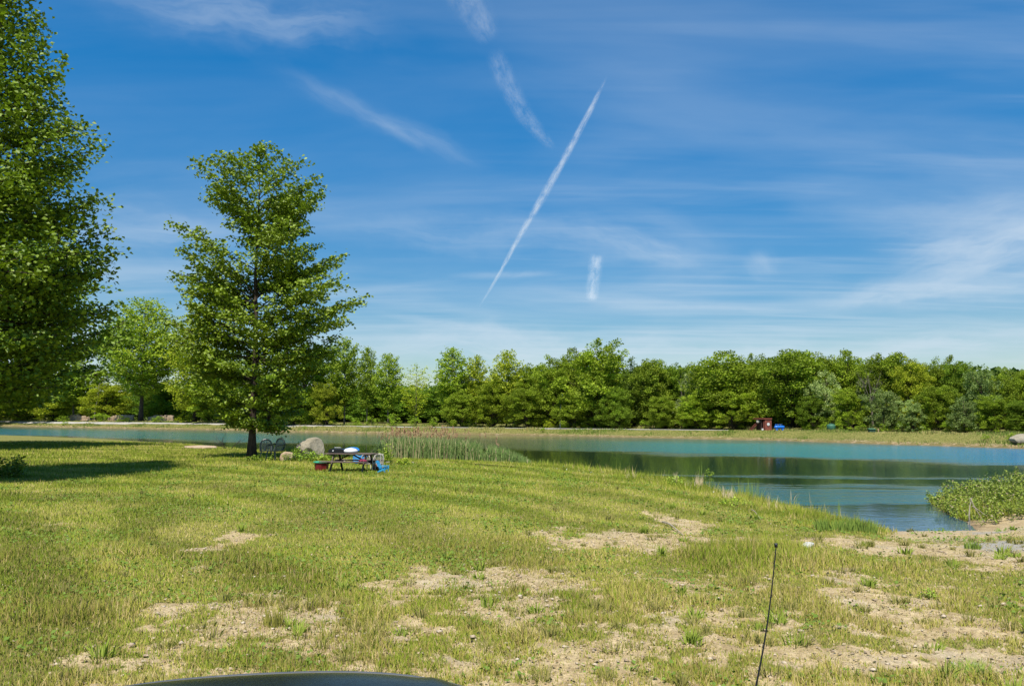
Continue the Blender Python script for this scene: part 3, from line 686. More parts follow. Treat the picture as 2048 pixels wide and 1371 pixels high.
def clump_tree(seed, H, R0, base, trunk_r, ncl, per, leaf, lcols, lobes=3, flat=.92, top=1.0, upright=0.0, crad=(.7, 1.25)):
    rs = np.random.RandomState(seed); tb = MB()
    tb.tube([Vector((rs.uniform(-.1, .1) * i * .3, rs.uniform(-.1, .1) * i * .3, H * .85 * i / 6 - (.2 if i == 0 else 0))) for i in range(7)], [trunk_r * (1 - .8 * i / 6) for i in range(7)], 7)
    # crown = several overlapping masses, each carrying leaf clumps near its skin
    lob = [(0, 0, base + (H - base) * .52, R0 * .80, (H - base) * .46), (0, 0, base + (H - base) * .22, R0 * .92, (H - base) * .22)]
    for i in range(lobes):
        a = rs.rand() * 6.28; q = R0 * rs.uniform(.3, .6); zc = base + (H - base) * rs.uniform(.2, .78); lob.append((math.cos(a) * q, math.sin(a) * q, zc, R0 * rs.uniform(.4, .62), (H - base) * rs.uniform(.18, .3)))
    lob.append((rs.uniform(-.25, .25) * R0, rs.uniform(-.25, .25) * R0, H - (H - base) * .24, R0 * .58 * top, (H - base) * .22))
    lob.append((rs.uniform(-.5, .5) * R0, rs.uniform(-.5, .5) * R0, H - (H - base) * .34, R0 * .5 * top, (H - base) * .2))
    P, Cc = [], []
    wts = np.array([l[3] * l[4] for l in lob]); wts /= wts.sum()
    for k in range(ncl):
        lb = lob[rs.choice(len(lob), p=wts)]
        v = rs.randn(3); v /= np.linalg.norm(v); rr = rs.uniform(.62, 1.04)
        c = np.array([lb[0] + v[0] * lb[3] * rr, lb[1] + v[1] * lb[3] * rr, lb[2] + v[2] * lb[4] * rr])
        if c[2] < base * .8: c[2] = base * .8 + rs.rand() * .5
        cr = rs.uniform(*crad); m = int(per * cr * rs.uniform(.7, 1.2))
        w = rs.randn(m, 3); w /= np.linalg.norm(w, axis=1)[:, None]; w *= (rs.rand(m, 1) ** .4); w[:, 2] = np.where(w[:, 2] < 0, w[:, 2] * .7, w[:, 2])
        sc = np.array([cr, cr, cr * (flat + upright)])
        P.append(c + w * sc); tone = rs.uniform(.72, 1.2); Cc.append(lcol(rs, m, *lcols) * tone)
        if rs.rand() < .35:
            z0 = max(base * .6, c[2] - math.hypot(c[0], c[1]) * .8 - .5); tb.tube([(0, 0, z0), tuple(c * np.array([.5, .5, 1]) - np.array([0, 0, .3 * (c[2] - z0)])), tuple(c)], [trunk_r * .3, trunk_r * .18, .02], 4, False)
    P = np.vstack(P); P[:, 2] = np.maximum(P[:, 2], .1); Cc = np.vstack(Cc)
    return tb, leaves_mesh('crown', P, leaf, Cc, rs, 1.9, hang=.8), P
def tree_obj(name, tb, lm, bark, leafm, loc, rz, scale, label, cat='tree', group=None, tint=(1, 1, 1)):
    e = empty(name, loc, rz, label, cat, group); e.scale = scale
    t = tb.build('trunk', bark, e, True); c = link('crown', lm, leafm, e); c.color = (*tint, 1); return e

litter()
# --- the tree by the pond
pt = gpt(503, 915); TD = pt[1]; mpx = TD / FPX
ytop = 278; HT = at_y(508, ytop, TD)[2] - pt[2]
prof_main = [(278, 6, 6), (300, 18, 45), (325, 75, 88), (345, 132, 100), (375, 130, 132), (400, 112, 120), (420, 90, 122), (440, 62, 108), (455, 66, 88), (470, 110, 130), (485, 160, 152), (505, 158, 172), (520, 135, 160), (535, 118, 130),
             (548, 160, 95), (565, 150, 110), (580, 158, 200), (600, 160, 212), (620, 158, 185), (640, 150, 160), (665, 150, 190), (690, 145, 160), (720, 135, 145), (760, 130, 130), (800, 115, 105), (835, 84, 84), (862, 60, 66), (890, 34, 50)]
def pm(t, side):
    y = 915 - t * (915 - ytop); ys = [p[0] for p in prof_main]; L = np.interp(y, ys, [p[1] for p in prof_main]); Rr = np.interp(y, ys, [p[2] for p in prof_main])
    f = (side + 1) / 2; return float((L * (1 - f) + Rr * f) * mpx) * 1.0 * (1.0 if abs(side) > .4 else .95)
tb, lm, _ = branch_tree(4, HT, 0.22, pm, 152, 0.18, nodes=.15, per=5, first=.055, rise=(.08, .95), lowdroop=.3, vs=.75, rn=.22, lcols=((.085, .13, .012), (.16, .22, .025)), spread=.135, side_bias=.38)
tree_obj('maple_tree', tb, lm, M_bark, M_leaf, pt, 0, (1, 1, 1), 'tall layered maple standing alone by the pond, left of the picnic table', tint=(.90, .92, .95))

# --- big trees at the left edge
p1 = gpt(-52, 962); D1 = p1[1]; m1 = D1 / FPX
ys1 = [-140, -60, 20, 100, 180, 290, 370, 480, 550, 600, 700, 760, 800, 850]; xs1 = [10, 50, 96, 150, 170, 222, 237, 272, 280, 268, 235, 160, 100, 30]
def p1f(t, side):
    y = 962 - t * (962 + 150); return float(np.interp(y, ys1, xs1) * m1) * .84
H1_ = (at_y(-52, -150, D1)[2] - p1[2])
tb, lm, _ = branch_tree(9, H1_, 0.30, p1f, 175, 0.17, nodes=.15, per=6, first=.14, rise=(.05, 1.0), lowdroop=.1, vs=1.0, rn=.3, lcols=((.09, .145, .012), (.17, .245, .025)), spread=.18)
tree_obj('maple_tree', tb, lm, M_bark, M_leaf, p1, .4, (1, 1, 1), 'huge dense maple cut off by the left edge of the photo', tint=(.70, .72, .8))
p2 = np.array([*at_z(-45, 903, -.3)[:2], 0]); p2[2] = H1(p2[0], p2[1])
tb2, lm2, _ = branch_tree(21, 19.0, 0.32, lambda t, s: 8.6 * math.sin(math.pi * min(1, (t * .86 + .12))) ** .7, 90, 0.30, nodes=.28, per=4, first=.16, rise=(.05, .8), lcols=((.075, .125, .016), (.13, .2, .028)), spread=.26)
tree_obj('maple_tree', tb2, lm2, M_bark, M_leaf, p2, 1.0, (1, 1, 1), 'spreading maple behind the huge edge tree, its shadow nearer the water')

# --- prototypes for the far wood
G1, G2 = (.088, .130, .016), (.190, .250, .032)
PROTO = {}
def mk(kind, fn, bark=M_bark): PROTO.setdefault(kind, []).append((fn, bark))
for s in (31, 32, 33, 34, 35, 36):
    a = clump_tree(s, 14, 5.0, .4, .22, 230, 120, .27, (G1, G2), lobes=6, crad=(.6, 1.2)); mk('dense', a)
for s in (41, 42, 43):
    w = {41: (.5, 3.2), 42: (.42, 2.8), 43: (.55, 3.6)}[s]
    a = branch_tree(s, 14, .15, lambda t, sd, w=w: w[1] * math.sin(math.pi * max(0, min(1, (t - .12) / .92))) ** .6 * (1 if t > w[0] else .8), 64, .32, nodes=.28, per=5, first=.26, rise=(.35, 1.1), lcols=((.11, .165, .02), (.19, .25, .04)), spread=.24, thin=.9); mk('open', a, M_bark_pale)
for s in (51, 52):
    a = branch_tree(s, 14, .16, lambda t, sd: 3.4 * (1 - t) ** .55 * min(1, t * 5 + .3), 90, .24, nodes=.26, per=3, first=.05, rise=(.5, 1.6), lcols=((.05, .085, .018), (.085, .13, .03)), spread=.2); mk('spire', a)
for s in (61, 62, 63):
    a = clump_tree(s, 13, 4.6, .3, .2, 150, 90, .28, ((.14, .19, .09), (.30, .36, .22)), lobes=5, crad=(.5, 1.0), upright=.2); mk('silver', a)
for s in (71, 72, 73, 74):
    a = clump_tree(s, 3.0, 1.7, .15, .05, 34, 60, .20, ((.10, .16, .02), (.20, .28, .035)), lobes=3, crad=(.3, .6)); mk('bush', a)
a = branch_tree(81, 14, .13, lambda t, sd: 3.0 * math.sin(math.pi * max(0, min(1, (t - .2) / .95))) ** .6, 26, .26, nodes=.3, per=4, first=.3, rise=(1.5, 2.4), lcols=((.13, .19, .02), (.21, .29, .04)), spread=.2); mk('vase', a, M_bark_pale)
HREF = {'dense': 14, 'open': 14, 'spire': 14, 'silver': 13, 'bush': 3, 'vase': 14}
WREF = {'dense': 8.4, 'open': 6.4, 'spire': 6.6, 'silver': 8.0, 'bush': 3.9, 'vase': 5.2}
PMESH = {}
rt = random.Random(77)
def far_tree(px, ytop, wpx, off, kind, label, tint=(1, 1, 1), group='trees of the wood across the pond', var=None, name=None, cat='tree'):
    d = far_d(px); Yd = d + off; x = (px - CX) / FPX * Yd; z = H1(x, Yd)
    ht = at_y(px, ytop, Yd)[2] - z; ws = wpx / FPX * Yd / WREF[kind] * (1.28 if kind in ('dense', 'silver') and ht > 9 else .95); hs = ht / HREF[kind]
    ps = PROTO[kind]; i = rt.randrange(len(ps)) if var is None else var % len(ps); (tb, lm, _), bark = ps[i]
    name = name or {'dense': 'broadleaf_tree', 'open': 'slender_tree', 'spire': 'dark_tree', 'silver': 'silver_tree', 'bush': 'bush', 'vase': 'young_tree'}[kind]
    e = empty(name, (x, Yd, z), rt.uniform(0, 6.28), label, cat, group); e.scale = (ws, ws, hs)
    if (kind, i) not in PMESH:
        t = tb.build('trunk', bark, e, True); c = link('crown', lm, M_leaf_far, e); PMESH[(kind, i)] = (t, c)
    else:
        t0, c0 = PMESH[(kind, i)]; t, c = t0.copy(), c0.copy()
        for q in (t, c): C.objects.link(q); q.parent = e
    v = rt.uniform(.88, 1.12); c.color = (tint[0] * v, tint[1] * v, tint[2] * v, 1)
    return e
YG = (1.3, 1.12, 1.0); DK = (.72, .8, .85); MG = (1, 1, 1)
front = [
 (60, 738, 120, 14, 'dense', 'light green bushy tree low behind the huge left maple', YG), (10, 760, 110, 17, 'dense', 'leafy tree at the left edge beyond the far bank', MG),
 (150, 716, 100, 15, 'open', 'thin-topped tree left of the round maple across the water', MG), (110, 775, 90, 12, 'dense', 'low yellow-green tree under the thin-topped one on the left', YG),
 (215, 765, 90, 17, 'dense', 'small tree just left of the round maple beyond the far bank', YG),
 (285, 594, 172, 13, 'round', 'round maple with a clear dark trunk across the water, left of the lone maple', (1.15, 1.1, 1)),
 (335, 760, 70, 30, 'dense', 'dull green tree behind the round maple on the far side', DK),
 (392, 604, 125, 12, 'tallopen', 'tall yellow-green tree showing left of the lone maple', YG), (455, 700, 100, 14, 'dense', 'green tree seen through the lone maple on the far bank', MG),
 (540, 730, 90, 16, 'dense', 'darker tree behind the lone maple trunk across the water', DK), (612, 688, 110, 12, 'dense', 'dark full tree right behind the lone maple, above the boulder', (.9, .95, .9)),
 (690, 674, 72, 14, 'open', 'tall pale slender tree above the picnic table', MG), (735, 694, 58, 15, 'open', 'second pale slender tree right of the one above the table', MG),
 (777, 706, 66, 13, 'open', 'slender tree with a dark trunk above the left reeds', (1.05, 1.05, 1)), (833, 727, 62, 14, 'vase', 'small upswept spiky tree in the gap of the tree line', YG),
 (905, 695, 88, 13, 'open', 'open-crowned tall tree with twin trunks above the right reeds', (1.05, 1.05, 1)), (952, 710, 62, 15, 'open', 'yellowish slender tree right of the twin-trunked one', YG),
 (1013, 700, 74, 13, 'open', 'loose yellow-green tree left of the small rounded pair', YG), (1058, 724, 60, 14, 'dense', 'small rounded tree in the dip before the dense wood', MG),
 (1107, 710, 66, 12, 'dense', 'narrow lumpy tree starting the dense wood', MG), (1140, 696, 50, 15, 'dense', 'narrow tall tree left of the wood\'s highest crown', MG),
 (1192, 684, 96, 12, 'dense', 'highest broad crown in the middle of the wood', (1.05, 1.05, 1)), (1262, 713, 88, 13, 'spire', 'dark spiky tree right of the highest crown', MG),
 (1300, 718, 66, 14, 'dense', 'green tree directly right of the dark spiky one', MG), (1345, 724, 70, 18, 'dense', 'dull crown two places right of the dark spiky tree', DK),
 (1383, 735, 64, 13, 'silver', 'silvery wind-turned tree left of the big crown above the shed', (.8, .8, .8)), (1440, 702, 112, 12, 'dense', 'big green crown left of the rusty red shed', MG),
 (1489, 712, 66, 17, 'dense', 'green crown above and left of the rusty red shed', MG), (1520, 722, 58, 24, 'dense', 'crown top right above the rusty red shed', DK),
 (1582, 700, 112, 13, 'dense', 'large shady tree behind the blue tank', (.9, .95, .9)), (1640, 702, 72, 20, 'dense', 'tall green crown behind the white-topped silvery tree', MG),
 (1652, 736, 72, 12, 'silver', 'pale silvery tree with wind-whitened top right of the blue tank', MG), (1696, 700, 70, 22, 'dense', 'tall crown just right of the white-topped silvery tree', MG),
 (1693, 776, 62, 10, 'dense', 'bright small pointed tree left of the green box', (1.1, 1.1, 1)), (1745, 712, 50, 19, 'silver', 'thin silvery crown above the green box', (.75, .75, .75)),
 (1775, 706, 70, 17, 'dense', 'tall green crown right above the green box', MG), (1764, 772, 70, 10, 'silver', 'dull silvery young tree right of the green box', (.65, .7, .6)),
 (1822, 712, 76, 15, 'dense', 'yellow-green crown over the two silvery young trees', YG), (1822, 797, 58, 9, 'silver', 'low bright silvery tree above the middle of the right bank', (.8, .85, .75)),
 (1880, 714, 64, 18, 'dense', 'rounded crown at the step of the wood skyline', MG), (1920, 722, 66, 16, 'dense', 'olive crown left of the round grey-green one', DK),
 (1872, 770, 70, 10, 'dense', 'mid green tree in front of the skyline step', MG), (1962, 726, 76, 14, 'silver', 'round grey-green crown near the right edge', (.6, .68, .55)),
 (1925, 788, 64, 9, 'silver', 'low tree with pale leaves right of the middle bank', (.65, .72, .6)), (2008, 740, 64, 16, 'dense', 'crown dropping toward the right edge of the wood', MG),
 (1985, 790, 70, 9, 'dense', 'bright green low tree near the right edge bank', (1.05, 1.08, 1)), (2050, 738, 60, 18, 'dense', 'half crown cut by the right edge of the photo', MG), (2040, 800, 66, 9, 'dense', 'low dark tree cut by the right edge above the bank', DK),
 (1230, 770, 70, 9, 'dense', 'low tree filling under the dark spiky one', DK), (1150, 780, 80, 10, 'dense', 'lower tree with a white bare stem under the narrow tall tree', MG),
 (1395, 785, 76, 9, 'dense', 'light green lower tree left of the red shed', (1.1, 1.1, 1)), (1462, 775, 84, 9, 'dense', 'spreading lower tree touching the red shed', (1.12, 1.1, 1)),
 (1325, 790, 66, 9, 'dense', 'lower green tree below the silvery wind-turned one', MG), (1052, 775, 78, 9, 'dense', 'green lower tree above the bank where reeds end', MG), (985, 760, 76, 10, 'dense', 'bushy tree under the loose yellow-green one', (1.1, 1.05, 1)),
 (925, 780, 70, 10, 'dense', 'low bushy growth-tree under the twin-trunked one', MG), (590, 770, 80, 9, 'dense', 'low tree behind the boulder on the far bank', DK), (655, 765, 60, 9, 'dense', 'yellow-green low tree left of the pale slender pair', YG),
 (1620, 790, 60, 10, 'dense', 'tall bush-like tree under the pale silvery one', DK), (1545, 770, 70, 20, 'dense', 'dark tree between red shed and blue tank', DK),
]
rnd_tree = branch_tree(91, 14, .26, lambda t, s: 4.6 * math.sin(math.pi * max(0, min(1, (t - .16) / .86))) ** .6, 105, .24, nodes=.26, per=4, first=.24, rise=(.3, .8), lcols=((.10, .155, .02), (.18, .24, .035)), spread=.2)
PROTO['round'] = [(rnd_tree, M_bark)]; HREF['round'] = 14; WREF['round'] = 9.0
tall_tree = branch_tree(92, 14, .22, lambda t, s: 3.4 * math.sin(math.pi * max(0, min(1, (t + .05) / 1.06))) ** .7, 120, .22, nodes=.25, per=4, first=.08, rise=(.3, .9), lcols=((.11, .165, .02), (.19, .25, .035)), spread=.18)
PROTO['tallopen'] = [(tall_tree, M_bark)]; HREF['tallopen'] = 14; WREF['tallopen'] = 6.8
for i, (px, yt, w, off, kind, lab, tint) in enumerate(front):
    far_tree(px, yt, w, off, kind, lab, tint, var=i * 5 + 1, name='broadleaf_tree' if kind in ('round', 'tallopen') else None)
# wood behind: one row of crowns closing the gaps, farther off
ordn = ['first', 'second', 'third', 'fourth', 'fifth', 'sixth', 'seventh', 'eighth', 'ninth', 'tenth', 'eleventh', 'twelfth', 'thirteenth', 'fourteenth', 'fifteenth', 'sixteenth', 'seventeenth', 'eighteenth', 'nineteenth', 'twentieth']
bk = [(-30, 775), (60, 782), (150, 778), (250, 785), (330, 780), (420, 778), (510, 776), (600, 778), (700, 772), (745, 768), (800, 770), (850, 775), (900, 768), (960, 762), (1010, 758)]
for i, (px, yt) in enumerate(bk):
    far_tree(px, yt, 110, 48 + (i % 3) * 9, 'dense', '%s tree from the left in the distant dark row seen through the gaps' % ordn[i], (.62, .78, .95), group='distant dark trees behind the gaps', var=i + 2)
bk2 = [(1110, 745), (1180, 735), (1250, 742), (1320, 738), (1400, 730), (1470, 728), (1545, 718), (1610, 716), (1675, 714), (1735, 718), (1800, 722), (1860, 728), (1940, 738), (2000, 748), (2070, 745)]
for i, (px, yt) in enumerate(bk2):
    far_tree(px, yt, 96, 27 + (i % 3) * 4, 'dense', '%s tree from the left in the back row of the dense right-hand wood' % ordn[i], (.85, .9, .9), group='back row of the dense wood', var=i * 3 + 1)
def forest():
    rs = np.random.RandomState(44); P, Cc = [], []
    for px in np.arange(-160, 2260, 9):
        d = far_d(px); Yd = d + (75 if px < 1080 else 44) + rs.uniform(-8, 12); top = at_y(px, np.interp(px, [0, 600, 1000, 1100, 1500, 2100], [788, 786, 776, 756, 735, 750]) + rs.uniform(-7, 10), Yd)
        x, zt = top[0], top[2]; z0 = H1(x, Yd); n = 300; f = rs.rand(n) ** .8
        r = 1.2 + .035 * Yd * (1 - f) ** .5 * .6; a = rs.rand(n) * 6.28
        P.append(np.stack([x + np.cos(a) * r, Yd + np.sin(a) * r * .7, z0 + (zt - z0) * f], 1) + rs.randn(n, 3) * .5); Cc.append(lcol(rs, n, (.045, .075, .02), (.085, .13, .035)) * rs.uniform(.85, 1.15))
    P = np.vstack(P); o = link('forest', leaves_mesh('forest', P, 1.05, np.vstack(Cc), rs, 1.2, hang=.8), M_leaf_far); tag(o, 'distant dark mass of wood closing the view behind all the trees', 'forest', kind='stuff')
forest()
# shrubs along the foot of the wood
bs_ = [(40, 828, 40), (95, 824, 46), (130, 830, 34), (205, 826, 44), (250, 830, 36), (320, 832, 34), (372, 826, 44), (420, 824, 40), (470, 832, 36), (565, 832, 36), (620, 828, 40), (665, 836, 30), (715, 838, 30), (745, 832, 38), (790, 828, 38),
       (830, 836, 34), (868, 832, 32), (905, 838, 34), (945, 836, 32), (985, 838, 36), (1030, 834, 40), (1072, 842, 34), (1100, 838, 32), (1135, 838, 38), (1172, 840, 34), (1210, 838, 34), (1250, 842, 36), (1290, 840, 34), (1330, 838, 40), (1370, 842, 36),
       (1412, 840, 36), (1455, 842, 34), (1610, 846, 30), (1645, 844, 30), (1680, 842, 36), (1718, 848, 30), (1762, 846, 32), (1800, 842, 38), (1845, 846, 34), (1890, 842, 38), (1935, 846, 36), (1980, 844, 38), (2025, 846, 40)]
def ordname(i):
    tens = ['', '', 'twenty', 'thirty', 'forty']
    if i < 20: return ordn[i]
    t, u = divmod(i + 1, 10); return {2: 'twentieth', 3: 'thirtieth', 4: 'fortieth'}[t] if u == 0 else tens[t] + '-' + ordn[u - 1]
for i, (px, yt, w) in enumerate(bs_):
    ye = px in (1100, 1135, 1172, 1072, 40, 95, 372)
    far_tree(px, yt, w, 10.2 if px < 1470 else 9.0, 'bush', '%s%s bush from the left along the foot of the wood' % ('bright yellow-green ' if ye else 'leafy green ', ordname(i)) if False else '%s bush from the left along the foot of the wood, %s' % (ordname(i), 'bright yellow-green' if ye else 'leafy green'),
             (1.5, 1.25, .9) if ye else (1, 1, 1), group='bushes along the foot of the wood', var=i, cat='bush')
# small bushes at the far waterline
for i, (px, w, lab) in enumerate([(612, 14, 'round green bush on the far waterline above the boulder'), (520, 12, 'small bush at the far waterline right of the lone maple trunk'), (135, 16, 'low bush on the far bank slope at the left'),
                                  (1085, 16, 'low weedy clump on the far bank slope in the middle'), (1965, 20, 'yellow-green weed clump on the right bank slope'), (2018, 26, 'dark leafy clump beside the grey boulder at the right edge')]):
    d = far_d(px); y = d + 2.2; x = (px - CX) / FPX * y; z = H1(x, y); s = w / FPX * y / 3.9
    (tb, lm, _), bark = PROTO['bush'][i % 4]; t0, c0 = PMESH[('bush', i % 4)]
    e = empty('bush', (x, y, z), i, lab, 'bush', 'small bushes on the bank'); e.scale = (s, s, s * .75)
    for q in (t0, c0):
        c = q.copy(); C.objects.link(c); c.parent = e; c.color = (1.1, 1.1, .9, 1)

# ------------------------------------------------------------------ stones
def rock(name, c, size, seed, mat, label, rz=0, cuts=9, parent=None, sub=4, cat='rock', group=None):
    import bmesh
    bm = bmesh.new(); bmesh.ops.create_icosphere(bm, subdivisions=sub, radius=1.0)
    V = np.array([v.co[:] for v in bm.verts]); rs = np.random.RandomState(seed)
    for _ in range(cuts):
        n = rs.randn(3); n[2] *= .8; n /= np.linalg.norm(n); h = rs.uniform(.55, .82); d = V @ n; V -= np.outer(np.maximum(0, d - h), n) * .96
    f = (fbm(V[:, 0] * 2.4 + V[:, 2] * 1.3, V[:, 1] * 2.4 - V[:, 2] * 1.1, 4, seed) - .5)
    V *= (1 + f * .28)[:, None]; V *= np.array(size); V[:, 2] = np.maximum(V[:, 2], -size[2] * .5)
    for v, p in zip(bm.verts, V): v.co = p
    me = bpy.data.meshes.new(name); bm.to_mesh(me); bm.free()
    o = link(name, me, mat); o.location = c; o.rotation_euler = (0, 0, rz); tag(o, label, cat, group); return o
def stonemat(name, a, b, c):
    m, nt, out = newmat(name); t = nt.nodes.new('ShaderNodeTexCoord')
    n = nd(nt, 'ShaderNodeTexNoise', Vector=t.outputs['Object'], Scale=2.2, Detail=8.0, Roughness=.65); n2 = nd(nt, 'ShaderNodeTexNoise', Vector=t.outputs['Object'], Scale=11.0, Detail=6.0, Roughness=.7)
    col = mixc(nt, smooth(nt, n.outputs[0], .38, .62), a, b); col = mixc(nt, smooth(nt, n2.outputs[0], .52, .66, 0, .7), col, c)
    bp = nd(nt, 'ShaderNodeBump', Strength=.8, Distance=.06, Height=n2.outputs[0])
    bs = nd(nt, 'ShaderNodeBsdfPrincipled', Base_Color=col, Roughness=.9, Normal=bp.outputs[0]); bs.inputs['Specular IOR Level'].default_value = .2
    nt.links.new(bs.outputs[0], out.inputs[0]); return m
M_stone = stonemat('boulder_stone', (.27, .235, .165), (.34, .30, .22), (.15, .14, .095))
M_stone_tan = stonemat('tan_stone', (.40, .28, .18), (.46, .35, .24), (.22, .16, .10))
M_stone_white = stonemat('white_stone', (.45, .44, .40), (.60, .59, .54), (.25, .25, .22))
b1 = gpt(624, 917); rock('boulder', (b1[0], b1[1], b1[2] + .42), (.82, .62, .68), 14, M_stone, 'big pale grey angular boulder left of the picnic table', .35)
b2 = gpt(577, 921); rock('boulder', (b2[0], b2[1], b2[2] + .14), (.42, .34, .36), 5, M_stone_tan, 'smaller tan boulder between the dark chairs and the big grey one', .2)
b3 = gpt(1615, 1096); rock('rock', (b3[0], b3[1], b3[2] + .03), (.19, .11, .10), 11, M_stone_white, 'small whitish stone in the grass beside the boat ramp', .1, sub=3)
x_, d_ = (2040 - CX) / FPX, far_d(2040) + 1.6; rock('boulder', (x_ * d_, d_, H1(x_ * d_, d_) + .2), (1.3, .8, .62), 8, M_stone, 'grey boulder on the far bank at the right edge', .1, sub=3)
for i, (px, py, s, l) in enumerate([(688, 926, .16, 'pale stone under the picnic table end by the red tub'), (776, 926, .13, 'small pale stone right of the blue chair by the reeds'), (826, 926, .10, 'tiny pale stone in front of the reeds')]):
    q = gpt(px, py); rock('rock', (q[0], q[1], q[2] + s * .35), (s * 1.0, s * .8, s * .55), 20 + i, M_stone, l, i, sub=2)
# pale sand bar on the near shore, left of the lone maple
q = gpt(398, 896); rock('sand_bar', (q[0], q[1], q[2] + .06), (1.5, .8, .15), 3, M_stone_tan, 'low pale heap of stones at the water left of the lone maple', 0, cuts=3, cat='stones')
# low stone wall beyond the far bank, left
def wall():
    V, F, k = MB(), [], 0; rs = random.Random(4)
    e = None; mb = MB()
    pxs = np.arange(140, 480, 3.3)
    for i, px in enumerate(pxs):
        if 215 < px < 220 or 272 < px < 300 or 350 < px < 440: continue
        d = far_d(px) + 15; x = (px - CX) / FPX * d; z = H1(x, d); h = rs.uniform(.55, .8)
        for lvl in range(2): mb.box((x + rs.uniform(-.05, .05), d + rs.uniform(-.05, .05), z + h * (lvl + .5)), (.46 * rs.uniform(.85, 1.05), .6, h * .96), Matrix.Rotation(rs.uniform(-.1, .1), 3, 'Z'), .06)
    o = mb.build('stone_wall', M_stone_tan); tag(o, 'low tan block wall broken by trees beyond the far bank on the left', 'wall')
wall()

# driftwood branches and sticks
def twigs(name, base, seed, n, L, r, mat, label, up=.5, cat='branch', spread=1.0):
    rs = random.Random(seed); mb = MB()
    def go(p, d, l, r, dep):
        pts = [p]; q = Vector(p)
        for i in range(4):
            d = (d + Vector((rs.uniform(-.25, .25), rs.uniform(-.25, .25), rs.uniform(-.2, .25)))).normalized(); q = q + d * l / 4; pts.append(q.copy())
        mb.tube(pts, [r * (1 - .18 * i) for i in range(5)], 5)
        if dep > 0:
            for _ in range(rs.randint(2, 3)):
                i = rs.randint(1, 4); go(pts[i], (d + Vector((rs.uniform(-1, 1), rs.uniform(-.6, .6), rs.uniform(-.2, .9)))).normalized(), l * rs.uniform(.4, .7), r * .5, dep - 1)
    for i in range(n):
        go(Vector((rs.uniform(-.3, .3) * spread, rs.uniform(-.2, .2), .03)), Vector((rs.uniform(-1, 1), rs.uniform(-.4, .4), up)).normalized(), L * rs.uniform(.7, 1.1), r, 2)
    o = mb.build(name, mat); o.location = base; tag(o, label, cat); return o
twigs('driftwood', gpt(458, 899), 3, 3, 1.3, .03, M_bark, 'bare reddish branches lying at the water left of the lone maple', .3)
M_dead = simple('dead_wood', (.42, .36, .26), .9, .15, 12, .004, spec=.1)
def stick(name, a, b, r, label, bend=.05):
    a, b = Vector(a), Vector(b); m = (a + b) / 2 + Vector((0, bend, bend)); mb = MB(); mb.tube([a, a.lerp(m, .5) + Vector((.01, 0, .01)), m, m.lerp(b, .5), b], [r, r * .95, r * .8, r * .6, r * .35], 6)
    o = mb.build(name, M_dead); tag(o, label, 'stick'); return o
a, b = gpt(1325, 1046), gpt(1366, 1072); stick('stick', (a[0], a[1], a[2] + .04), (b[0], b[1], b[2] + .03), .022, 'long pale stick lying on the grass below the shore')
a, b = gpt(1503, 1026), gpt(1522, 1042); stick('stick', (a[0], a[1], a[2] + .1), (b[0], b[1], b[2] + .05), .012, 'short pale stick in the long grass by the water')
a, b = gpt(1590, 1236), gpt(1760, 1160)
a, b = gpt(676, 1242), gpt(708, 1245); stick('stick', (a[0], a[1], a[2] + .03), (b[0], b[1], b[2] + .03), .008, 'short straw-coloured stick on the bare earth above the vehicle', .01)
# plank edging
a, b = gpt(950, 930), gpt(1032, 935); mb = MB(); mb.bar((a[0], a[1], a[2] + .06), (b[0], b[1], b[2] + .03), .05, .05); tag(mb.build('plank', M_wooddark), 'dark plank lying at the foot of the reeds', 'plank')

